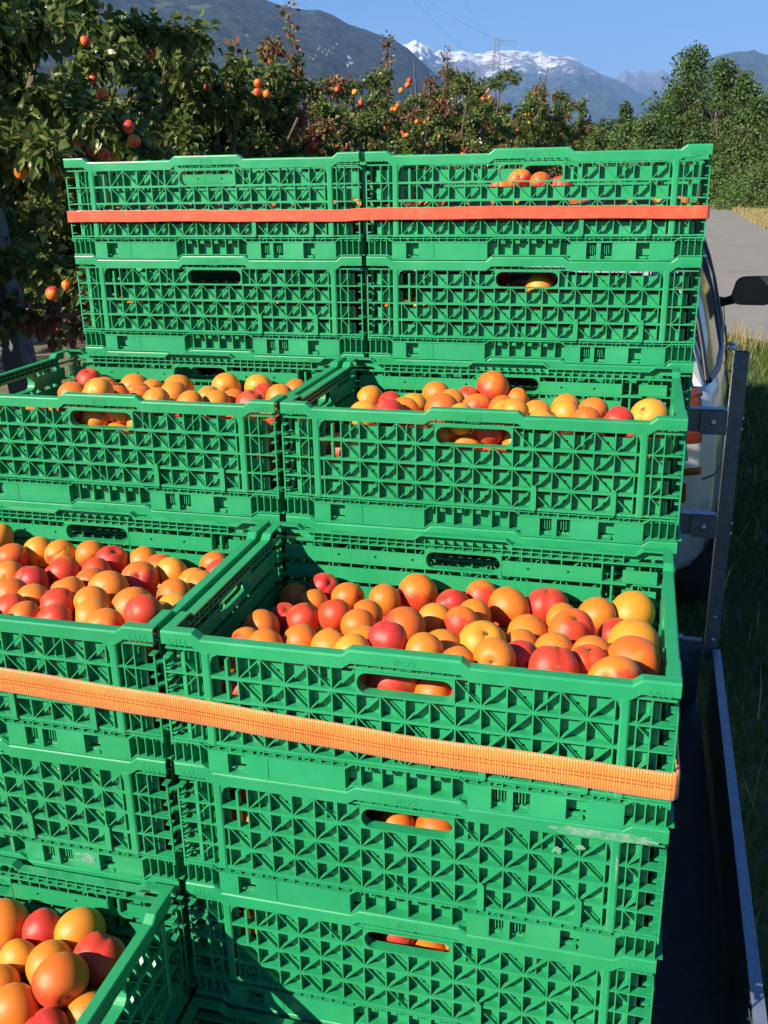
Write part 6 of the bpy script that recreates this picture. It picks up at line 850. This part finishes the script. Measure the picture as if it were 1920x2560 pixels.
    mb = MB(); mb.add([(s*(cxm+(x-cxm)*.93), 2.2185, czm+(z-czm)*.93) for x, z in q], [tuple(range(n))]); mobj('mirror_glass', mb.mesh('mirror_glass', mat('mirror_glass_%d' % (s+2), (.05,.06,.07), .05, metal=.6)), mm)
# ------------------------------------------------------------------ vegetation
def leaf_verts(P, D, U, L, Wd, fold=.25, rich=True):
    """leaves at P growing along D with face normal about U; arrays (n,3); L,Wd (n,)"""
    S = np.cross(D, U); S /= np.linalg.norm(S, axis=1)[:, None]+1e-9; U = np.cross(S, D)
    L = L[:, None]; Wd = Wd[:, None]
    if rich:   # base, left1, left2, tip, right2, right1, mid
        v = [P, P+D*L*.30-S*Wd*.5+U*Wd*fold, P+D*L*.62-S*Wd*.42+U*Wd*fold*.8, P+D*L-U*L*.12, P+D*L*.62+S*Wd*.42+U*Wd*fold*.8, P+D*L*.30+S*Wd*.5+U*Wd*fold, P+D*L*.55-U*L*.02]
        F = np.array([(0,6,1),(1,6,2),(2,6,3),(3,6,4),(4,6,5),(5,6,0)])
    else:
        v = [P, P+D*L*.45-S*Wd*.5+U*Wd*fold, P+D*L, P+D*L*.45+S*Wd*.5+U*Wd*fold]; F = np.array([(0,1,2),(0,2,3)])
    V = np.stack(v, 1); n = V.shape[1]; idx = (np.arange(len(P))*n)[:, None, None]+F[None]
    return V.reshape(-1, 3), idx.reshape(-1, 3), len(F)
def unit(a): return a/(np.linalg.norm(a, axis=-1, keepdims=True)+1e-9)
V7, F7, _ = leaf_verts(np.zeros((1,3)), np.array([[0,0,1.]]), np.array([[0,-1.,0]]), np.ones(1), np.ones(1)*.78)
ME_LEAF = {0: fast_mesh('leaf', V7, F7, M_LEAF), 1: fast_mesh('leaf', V7, F7, M_RED)}
ME_FR = fast_mesh('apricot', *apricot_mesh(3, 12, 8), M_AP, smooth=True)
def orchard_tree(x, y, h, rad, seed, label, nl=5200, ls=.06, nown=0, nfruit=18, shoots=(), red=.22, low=.35, lean=(0, 0)):
    q = np.random.default_rng(seed); root = thing('apricot_tree', label, 'tree', (x, y, 0), 0, 'apricot trees of the orchard row')
    trunk = MB(); fork = .55+.15*q.random(); trunk.tube([(0,0,-.05),(.01,.01,.2),(.02,-.01,fork*.6),(0,0,fork)], [.075,.055,.05,.048], 8); mobj('trunk', trunk.mesh('trunk', M_BARK), root)
    limbs = MB(); SH = []
    nlimb = 7
    for k in range(nlimb):
        a = 2*math.pi*k/nlimb+q.uniform(-.4,.4); rr_ = rad*q.uniform(.35,.75); hh = h*(q.uniform(.84,1.0) if k % 2 else q.uniform(.68,.9)); P = []
        for t in np.linspace(0, 1, 6): P.append(np.array([math.cos(a)*rr_*t**.8, math.sin(a)*rr_*t**.8, fork+(hh-fork)*t**1.1])+q.normal(0,.03,3)*t+np.array([lean[0],lean[1],0])*t)
        limbs.tube(P, list(np.linspace(.035,.010,6)), 6)
        for _ in range(14):       # side twigs
            t = q.uniform(.15,1); i = min(int(t*5), 4); u = t*5-i; s = P[i]*(1-u)+P[i+1]*u
            d = unit(np.array([math.cos(a)*.6+q.normal(0,.7), math.sin(a)*.6+q.normal(0,.7), q.uniform(-.3,1.1)])); L = q.uniform(.25,.6)*rad*(1.1-.35*t)
            if s[2]+d[2]*L > h: d[2] *= .2
            droop = q.uniform(0,.35)
            T = [s+d*L*v+np.array([0,0,-droop*L*v*v]) for v in (0,.33,.66,1)]; T = [np.array([p[0],p[1],max(p[2],low)]) for p in T]; limbs.tube(T, [.008,.006,.004,.003], 4, cap=False); SH.append((T, 1.0, q.random() < red))
    for (dx, dy, top) in shoots:  # tall water shoots above the crown
        s = np.array([dx*.6, dy*.6, h*.72]); e = np.array([dx, dy, top]); T = [s+(e-s)*v+q.normal(0,.015,3) for v in (0,.33,.66,1)]; limbs.tube(T, [.010,.007,.005,.003], 5); SH.append((T, .34, True)); SH.append((T[:3], .3, False))
    mobj('limbs', limbs.mesh('limbs', M_BARK), root)
    w = np.array([s[1]*np.linalg.norm(s[0][-1]-s[0][0]) for s in SH]); w /= w.sum(); ch = q.choice(len(SH), nl, p=w); t = q.random(nl)**.85
    A = np.array([s[0] for s in [(x_[0] if len(x_[0]) == 4 else x_[0]+[x_[0][-1]],) for x_ in SH]])
    i = np.minimum((t*3).astype(int), 2); u = (t*3-i)[:, None]; P = A[ch, i]*(1-u)+A[ch, i+1]*u
    rnd = unit(q.normal(size=(nl,3))); ax = unit(A[ch,3]-A[ch,0]+1e-4); D = unit(rnd*.9+ax*.35+np.array([0,0,-.55])); P = P+rnd*q.uniform(0,.075,(nl,1))*(ls/.05)**.5
    out_ = unit(P*np.array([1,1,0])+1e-4); U = unit(rnd*np.array([.9,.9,.5])+out_*.7+np.array([0,0,.35])+q.normal(0,.3,(nl,3))); P[:,2] = np.maximum(P[:,2], low)
    L = ls*q.uniform(.7,1.25,nl); Wd = L*q.uniform(.65,.85,nl)
    isred = np.array([SH[c][2] for c in ch]) & (t > .45) & (q.random(nl) < .85)
    if nown:
        wp = P+np.array([x,y,0]); dist = np.linalg.norm(wp-np.array(CAM), axis=1); order = np.argsort(dist-L*6)[:nown]; keep = np.ones(nl, bool); keep[order] = False
        for k in order:
            o = bpy.data.objects.new('leaf', ME_LEAF[int(isred[k])]); COL.objects.link(o); o.parent = root
            zc = Vector(D[k]); yc = -Vector(U[k]); xc = yc.cross(zc).normalized(); yc = zc.cross(xc)
            M = Matrix((xc, yc, zc)).transposed().to_4x4() @ Matrix.Scale(L[k], 4); M.translation = Vector(P[k]); o.matrix_local = M
        P, D, U, L, Wd, isred = P[keep], D[keep], U[keep], L[keep], Wd[keep], isred[keep]
    V, F, nf = leaf_verts(P, D, U, L, Wd, rich=.0425 < ls <= .05 and nl > 25000); cr = mobj('crown', fast_mesh('crown', V, F, [M_LEAF, M_RED], np.repeat(isred.astype(int), nf)), root); cr['kind'] = 'stuff'
    for _ in range(int(nfruit*1.7)):
        c = q.integers(len(SH)); T = SH[c][0]; p = T[1]+(T[2]-T[1])*q.random()+np.array([q.normal(0,.03),q.normal(0,.03),-.05]); out = unit(np.array([p[0]*1.,p[1]-.6*abs(p[0])-.3,0])); p = p+out*q.uniform(.05,.34)
        for m_ in range(q.integers(1,4)):
            o = bpy.data.objects.new('apricot', ME_FR); COL.objects.link(o); o.parent = root; o.location = p+q.normal(0,.028,3); o.scale = (q.uniform(.019,.025),)*3; o.rotation_euler = tuple(q.uniform(0,6.28,3)); o.color = (q.uniform(.15,.85), q.random(), 0, 1)
    return root
def on_row(px, xr): d = pix_dir(px, 400); return CAM.y+(xr-CAM.x)/d.x*d.y
def top_at(px, py, x, y): a, e = azel(px, py); return CAM.z+math.tan(e)*math.hypot(x-CAM.x, y-CAM.y)
specs = [  # px of the tree, row x, skyline py, radius, label
 (170,-2.15,-60,1.30,'nearest apricot tree, tall and dark, filling the upper left corner'),
 (330,-2.2,-50,1.1,'leafy apricot tree behind the nearest one, reaching the top of the picture'),
 (455,-2.25,-15,1.05,'apricot tree with drooping leafy branches, second from the left'),
 (565,-2.2,50,.95,'leafy apricot tree before the dark gap of the blue mountain'),
 (665,-2.2,165,.8,'low apricot tree left of the very tall reddish shoot'),
 (755,-2.15,175,.85,'apricot tree with one very tall reddish shoot'),
 (850,-2.2,160,.80,'apricot tree with rusty red tips, left of the bright snow peak'),
 (975,-2.2,150,.85,'apricot tree with a thin shoot cutting the near mountain edge'),
 (1110,-2.15,122,.95,'tall bushy apricot tree in front of the snow ridge'),
 (1195,-2.2,150,1.0,'apricot tree just left of the pylon, with orange fruit'),
 (1270,-2.2,165,1.1,'apricot tree in front of the pylon, dense top'),
 (1345,-2.2,195,1.2,'apricot tree with pointed rusty tip right of the pylon'),
 (1400,-2.2,235,1.3,'far apricot tree of the row near the hedge'),
 (1440,-2.2,290,1.4,'last small apricot tree at the end of the row')]
shoot_top = {5:[(.0,-.2,12,722)], 7:[(.0,-.1,90,968)], 8:[(.0,0,118,1115)], 4:[(.1,.1,165,640)], 11:[(0,0,195,1352)], 3:[(0,0,105,590)]}
for k, (px, xr, py, rad, lab) in enumerate(specs):
    y = on_row(px, xr) if k else 2.15; h = top_at(px, py, xr, y) if k else 3.3
    y0 = y
    sh = []
    for (dx, dy, spy, spx) in shoot_top.get(k, []):
        # the shoot stands over the crown where its bearing in the picture says
        a, e = azel(spx, spy); d = math.hypot(xr-CAM.x, y-CAM.y); sh.append((CAM.x+math.sin(a)*d-xr, CAM.y+math.cos(a)*d-y, CAM.z+math.tan(e)*d))
    orchard_tree(xr, y, h, rad, 100+k, lab, nl=(36000,28000,30000,24000,20000,19000,19000,19000,18000,15000,13000,11000,9000,8000)[k], ls=(.043,.043,.043,.044,.042,.042,.044,.047,.052,.060,.072,.088,.11,.14)[k], nown=(260,120,130,60,0,0)[k] if k < 6 else 0, nfruit=(34,16,26,22,20,20,18,18,18,14,12,8,6,4)[k], shoots=sh, red=(.05,.06,.10,.15,.3,.3,.35,.35,.2,.25,.25,.25,.25,.2)[k])
# second and third rows behind, seen between the first
names2 = ['far row']
for r_i, (xr, pys, n) in enumerate(((-4.6, 270, 9), (-8.0, 290, 7))):
    for k in range(n):
        y = 4.2+k*2.6*(1+.14*k)+r_i*1.3; d = math.hypot(xr-CAM.x, y-CAM.y); h = CAM.z+d*(432-pys)/2434+.25*math.sin(k*2.1+r_i); h = min(h, 3.8)
        t = orchard_tree(xr, y, h, 1.35, 300+20*r_i+k, '%s apricot tree from the near end in the %s orchard row behind' % (NUM[k], ('second', 'third')[r_i]), nl=5200, ls=.085+.006*k, nfruit=10, red=.25, low=.25)
        t['group'] = 'apricot trees of the rear orchard rows'

def bushy_tree(name, px, py, dist, rad, seed, label, cat='tree', nl=9000, ls=.16, m=M_BUSH, slim=1., base=.05, group=None, clumps=40, gap=0):
    q = np.random.default_rng(seed); a, e = azel(px, py); x, y = CAM.x+math.sin(a)*dist, CAM.y+math.cos(a)*dist; h = CAM.z+math.tan(e)*dist
    root = thing(name, label, cat, (x, y, 0), 0, group)
    mb = MB(); mb.tube([(0,0,-.1),(q.normal(0,.05),0,h*.3),(q.normal(0,.1),q.normal(0,.1),h*.62),(0,0,h*.93)], [.035*h*.6+.03,.025*h*.6+.02,.012*h+.01,.01], 7); mobj('trunk', mb.mesh('trunk', M_BARK), root)
    # irregular crown: clumps of leaves round limb ends
    C = []; R = []; lm = MB()
    for k in range(clumps):
        t = (k+.5)/clumps; z = h*(base+(.97-base)*t); env = rad*math.sin(math.pi*min(1, (.16+.84*t))**slim)**.7 if slim != 0 else rad
        ang = k*2.4+q.uniform(-.5,.5); rr_ = env*q.uniform(.3,1.05)*(1.1-.32*t); c = np.array([math.cos(ang)*rr_, math.sin(ang)*rr_, z-.1*rr_]); C.append(c); R.append((.25+.26*q.random())*rad*(1.12-.5*t))
        lm.tube([(0,0,z*.6),(c[0]*.5,c[1]*.5,z*.82),tuple(c)], [.02*rad+.01,.014*rad,.004], 4, cap=False)
    C[-1] = np.array([0,0,h-R[-1]*.7]); mobj('limbs', lm.mesh('limbs', M_BARK), root)
    C = np.array(C); R = np.array(R); w = R**2; w /= w.sum(); ch = q.choice(len(C), nl, p=w); d = unit(q.normal(size=(nl,3))); rr_ = q.random((nl,1))**.42; sub = 1+.35*np.sin(d[:, :1]*7+ch[:, None])*np.sin(d[:, 2:]*6+ch[:, None]*2)
    P = C[ch]+d*rr_*R[ch, None]*sub*np.array([1,1,.85]); P[:,2] = np.maximum(P[:,2], .05)
    D = unit(q.normal(size=(nl,3))+d*.6); U = unit(d*.8+q.normal(0,.6,(nl,3))+np.array([0,0,.5])); L = ls*q.uniform(.6,1.3,nl)
    V, F, nf = leaf_verts(P, D, U, L, L*.62, rich=False); cr = mobj('crown', fast_mesh('crown', V, F, m), root); cr['kind'] = 'stuff'; return root
HB = 'trees and bushes along the right of the road'
bt = [ (1742,112,42,2.2,1,'tall leaning green tree, highest on the right of the road','tree',15000,.15,M_BUSH,1.1),
 (1690,225,44,1.7,2,'rounded tree leaning against the left flank of the tallest right tree','tree',9000,.15,M_BUSH,1.),
 (1815,148,40,1.5,3,'dark tree just right of the tallest tree on the right','tree',10000,.15,M_BUSH,1.),
 (1868,178,37,1.2,4,'thin-topped tree near the right picture edge, twigs above its crown','tree',7000,.14,M_BUSH,1.1),
 (1925,235,30,2.0,5,'dense green bush cut by the right picture edge','bush',11000,.12,M_PALE,.9),
 (1880,300,27,1.5,6,'light green bush on the verge below the thin-topped tree','bush',11000,.11,M_PALE,.9),
 (1790,330,34,1.6,7,'low dark green bush behind the top crate corner','bush',9000,.12,M_BUSH,.9),
 (1830,380,27,1.1,8,'small low green bush on the dry verge beside the road','bush',8000,.10,M_BUSH,.8),
 (1925,405,22,1.1,9,'low light green bush nearest the road at the right edge','bush',8000,.09,M_PALE,.8),
 (1625,285,58,2.0,10,'rounded pale bush left of the tall right trees','bush',8000,.18,M_PALE,.9),
 (1575,305,66,2.0,11,'pale bush behind the top crate rim below the little poplar','bush',7000,.2,M_PALE,.9),
 (1720,330,48,2.4,12,'broad dark hedge bush under the tall right trees','bush',9000,.16,M_BUSH,.8),
 (1660,345,52,2.2,13,'broad hedge bush left of the tall right trees, low','bush',8000,.17,M_BUSH,.8),
 (1745,395,38,1.7,17,'low hedge bush directly behind the right corner of the top crate','bush',8000,.13,M_BUSH,.8),
 (1780,440,33,1.2,18,'knee-high bush where the verge meets the hedge','bush',6000,.11,M_PALE,.8),
 (1870,440,25,.9,19,'knee-high bush on the dry grass near the right picture edge','bush',6000,.09,M_BUSH,.8),
 (1567,255,95,1.5,14,'small dark poplar standing alone against the blue mountain','tree',3500,.30,M_FAR,1.1),
 (1520,300,92,2.6,15,'dark round tree left of the little poplar','tree',4500,.28,M_FAR,.9),
 (1500,322,70,1.9,16,'grey green bush at the end of the orchard row','bush',6000,.2,M_PALE,.9)]
for (px, py, d, rad, sd_, lab, cat, nl, ls, m, sl) in bt:
    if d <= 52: f_ = 1.55 if d > 36 else (1.9 if d > 29 else 2.2); d, rad, ls = d*f_, rad*f_*.92, ls*1.4
    bushy_tree('roadside_tree' if cat == 'tree' else 'roadside_bush', px, py, d, rad, sd_, lab, cat, nl, ls, m, sl, base=.22 if 'poplar' in lab else .03, group=HB)
# far wood: one mass
q = np.random.default_rng(8); P = []; D = []
for k in range(170):
    az = math.radians(q.uniform(-32, 16)); r = q.uniform(125, 240); hh = r*q.uniform(.028,.048)+1.; c = np.array([CAM.x+math.sin(az)*r, CAM.y+math.cos(az)*r, 0]); n = 330; d = unit(q.normal(size=(n,3))); rr_ = q.random((n,1))**.4
    P.append(c+np.array([0,0,hh*.5])+d*rr_*np.array([hh*.55,hh*.55,hh*.5])*(1+.25*np.sin(d[:, :1]*6+k))); D.append(d)
P = np.concatenate(P); d = np.concatenate(D); V, F, nf = leaf_verts(P, unit(q.normal(size=P.shape)), unit(d+q.normal(0,.5,P.shape)+np.array([0,0,.4])), q.uniform(.6,1.3,len(P)), q.uniform(.5,.9,len(P)), rich=False)
o = mobj('far_wood', fast_mesh('far_wood', V, F, M_FAR)); tag(o, 'dark distant wood at the foot of the mountains', 'wood', kind='stuff')

# grass
def blades(n, pts, hmin, hmax, w, m, name, label, seed, lean=.5):
    q = np.random.default_rng(seed); P = pts; n = len(P); a = q.uniform(0, 6.28, n); hgt = q.uniform(hmin, hmax, n)*q.uniform(.5, 1, n); b = q.uniform(0, 6.28, n); ln = q.uniform(.05, lean, n)*hgt
    side = np.stack([np.cos(a), np.sin(a), np.zeros(n)], 1)*(w*q.uniform(.6, 1.4, n)/2)[:, None]; off = np.stack([np.cos(b)*ln, np.sin(b)*ln, np.zeros(n)], 1); up = np.stack([np.zeros(n), np.zeros(n), hgt], 1)
    V = np.stack([P-side, P+side, P+side*.7+off*.35+up*.6, P-side*.7+off*.35+up*.6, P+off+up*(1-.3*ln/hgt)[:, None]], 1).reshape(-1, 3); i = np.arange(n)*5
    F = np.concatenate([np.stack([i, i+1, i+2], 1), np.stack([i, i+2, i+3], 1), np.stack([i+3, i+2, i+4], 1)])
    o = mobj(name, fast_mesh(name, V, F, m)); tag(o, label, 'grass', kind='stuff'); return o
q = np.random.default_rng(31)
def scatter(n, x0, x1, y0, y1, keep=None, cl=0):
    P = np.stack([q.uniform(x0, x1, n), q.uniform(y0, y1, n), np.zeros(n)], 1)
    if cl: P = P[vnoise(P[:, 0]*cl+50, P[:, 1]*cl+50)+.25*q.random(len(P)) > .45]
    if keep is not None: P = P[keep(P)]
    return P
rlx = np.array(sorted([(p[1], p[0]) for p in RL if p[1] >= 10])); 
def left_of_road(P):
    near = P[:, 1] < 9.95-np.maximum(P[:, 0]-2, 0)*.42
    near &= P[:, 1] < 9.9+ .1*np.sin(P[:, 0]*9)
    far = P[:, 0] < np.interp(P[:, 1], rlx[:, 0], rlx[:, 1])
    return near | ((P[:, 1] >= 9.9) & far & (P[:, 0] < 1.6))
blades(0, np.concatenate([scatter(52000, .70, 3.2, -.6, 10.4, left_of_road), scatter(16000, -1.7, .8, 2.0, 12, left_of_road)]), .04, .13, .006, M_GRASS, 'grass', 'short green grass beside the trailer and car', 5)
blades(0, scatter(420, 1.35, 2.6, 9.3, 9.95, left_of_road), .18, .38, .007, M_DRY, 'tall_grass', 'tall straw-tipped grass tuft at the edge of the road', 6, .6)
blades(0, scatter(800, .9, 3.0, 0, 9.0, left_of_road), .12, .30, .005, M_DRY, 'straw_stalks', 'thin pale stalks in the shaded grass', 16, .9)
rrx = np.array(sorted([(p[1], p[0]) for p in RR]))
def verge(P): e = np.interp(P[:, 1], rrx[:, 0], rrx[:, 1]); return (P[:, 0] > e-.05) & (P[:, 0] < e+2.6+.4*np.sin(P[:, 1]))
blades(0, scatter(90000, 3.9, 9, 18, 75, verge), .08, .30, .022, M_DRY, 'dry_grass', 'dry yellow grass on the far verge of the road', 7, .6)
# orchard floor litter under the trees at the left
blades(0, scatter(16000, -4.5, -.9, 1.0, 12, cl=1.3), .03, .14, .008, M_GRASS, 'orchard_grass', 'sparse weeds on the bare orchard floor', 9, .9)

# ------------------------------------------------------------------ orchard posts, pylon, wires
M_CONC = mat('grey_post', (.20,.21,.235), .85); _n = noise(M_CONC, 30, 5, .7); _q = ramp(M_CONC, _n.outputs[0], [(.3,(.07,.073,.085)), (.7,(.15,.155,.17))]); LK(M_CONC, _q.outputs[0], B(M_CONC).inputs['Base Color'])
M_WHITE = mat('whitewash', (.72,.70,.66), .8)
def post(x, y, h, w, lab, m=M_CONC, lean=0, pts=None):
    mb = MB(); a = w/2; vs = []
    for (z, k, s) in ((-.05, 1, 0), (h, .86, lean)): vs += [(s-a*k,-a*k,z),(s+a*k,-a*k,z),(s+a*k,a*k,z),(s-a*k,a*k,z)]
    mb.add(vs, [(0,3,2,1),(4,5,6,7),(0,1,5,4),(1,2,6,5),(2,3,7,6),(3,0,4,7)]); me = bev(mb.mesh('orchard_post', m), .008, 2); o = mobj('orchard_post', me); o.location = (x, y, 0); tag(o, lab, 'post', 'orchard support posts')
post(-1.62, 2.27, 1.76, .10, 'leaning grey concrete post cut by the left picture edge', lean=-.16)
a_, e_ = azel(1203, 300); d_ = 17.5; post(CAM.x+math.sin(a_)*d_, CAM.y+math.cos(a_)*d_, CAM.z+math.tan(e_)*d_, .06, 'whitish post standing up among the trees left of the pylon', M_WHITE)
M_PYL = mat('pylon_steel', (.17,.17,.18), .6)
a_, e_ = azel(1243, 97); dp = 290.; pz = CAM.z+math.tan(e_)*dp; px_, py_ = CAM.x+math.sin(a_)*dp, CAM.y+math.cos(a_)*dp
mb = MB(); t_ = .05
def hw_(z): return .55+1.9*max(0, (1-z/pz))**1.3
lv = list(np.linspace(0, pz, 13))
for i in range(12):
    z0, z1 = lv[i], lv[i+1]; a, b = hw_(z0), hw_(z1); c0 = [(-a,-a,z0),(a,-a,z0),(a,a,z0),(-a,a,z0)]; c1 = [(-b,-b,z1),(b,-b,z1),(b,b,z1),(-b,b,z1)]
    for k in range(4):
        mb.tube([c0[k], c1[k]], t_, 4, cap=False); mb.tube([c0[k], c1[(k+1) % 4]], t_*.6, 4, cap=False); mb.tube([c1[k], c1[(k+1) % 4]], t_*.6, 4, cap=False)
pyl = thing('power_pylon', 'tall thin lattice power pylon rising over the orchard before the snow ridge', 'pylon', (px_, py_, 0), .35)
mobj('lattice_mast', mb.mesh('lattice_mast', M_PYL), pyl)
for (zz, L) in ((pz-.3, 5.0), (pz-3.2, -4.2), (pz-6.2, 4.6), (pz-6.2, -4.6)):
    mb = MB(); mb.tube([(0,-.4,zz),(L,0,zz-.3)], t_*.8, 4); mb.tube([(0,.4,zz),(L,0,zz-.3)], t_*.8, 4); mb.tube([(0,0,zz-1.3),(L,0,zz-.3)], t_*.8, 4); mb.tube([(L,0,zz-.3),(L,0,zz-1.8)], t_*.6, 4); mobj('cross_arm', mb.mesh('cross_arm', M_PYL), pyl)
M_WIRE = mat('cable', (.10,.10,.11), .5)
Rz = Matrix.Rotation(.35, 4, 'Z'); wl = ['upper left power line crossing the sky','power line falling steeply towards the pylon head','power line just right of the steep one','long power line over the near mountain slope']
for k, (ex, ez, hx, hy, hz_) in enumerate(((5,-2.1,-60,60,52), (-4.2,-5.,-30,30,40), (4.6,-8.,-22,20,44), (-4.6,-8.,-78,75,46))):
    s = Matrix.Translation((px_, py_, 0)) @ Rz @ Vector((ex, 0, pz+ez)); e = Vector((hx, hy, hz_)); P = []
    for t in np.linspace(0, 1, 24): p = s.lerp(e, t); p.z -= 4*t*(1-t)*6; P.append(p)
    mb = MB(); mb.tube(P, .015, 4); o = mobj('power_line', mb.mesh('power_line', M_WIRE)); tag(o, wl[k], 'power line', 'overhead power lines')
# village houses on the mountain foot are too small to tell apart and are left to the slope's own patches
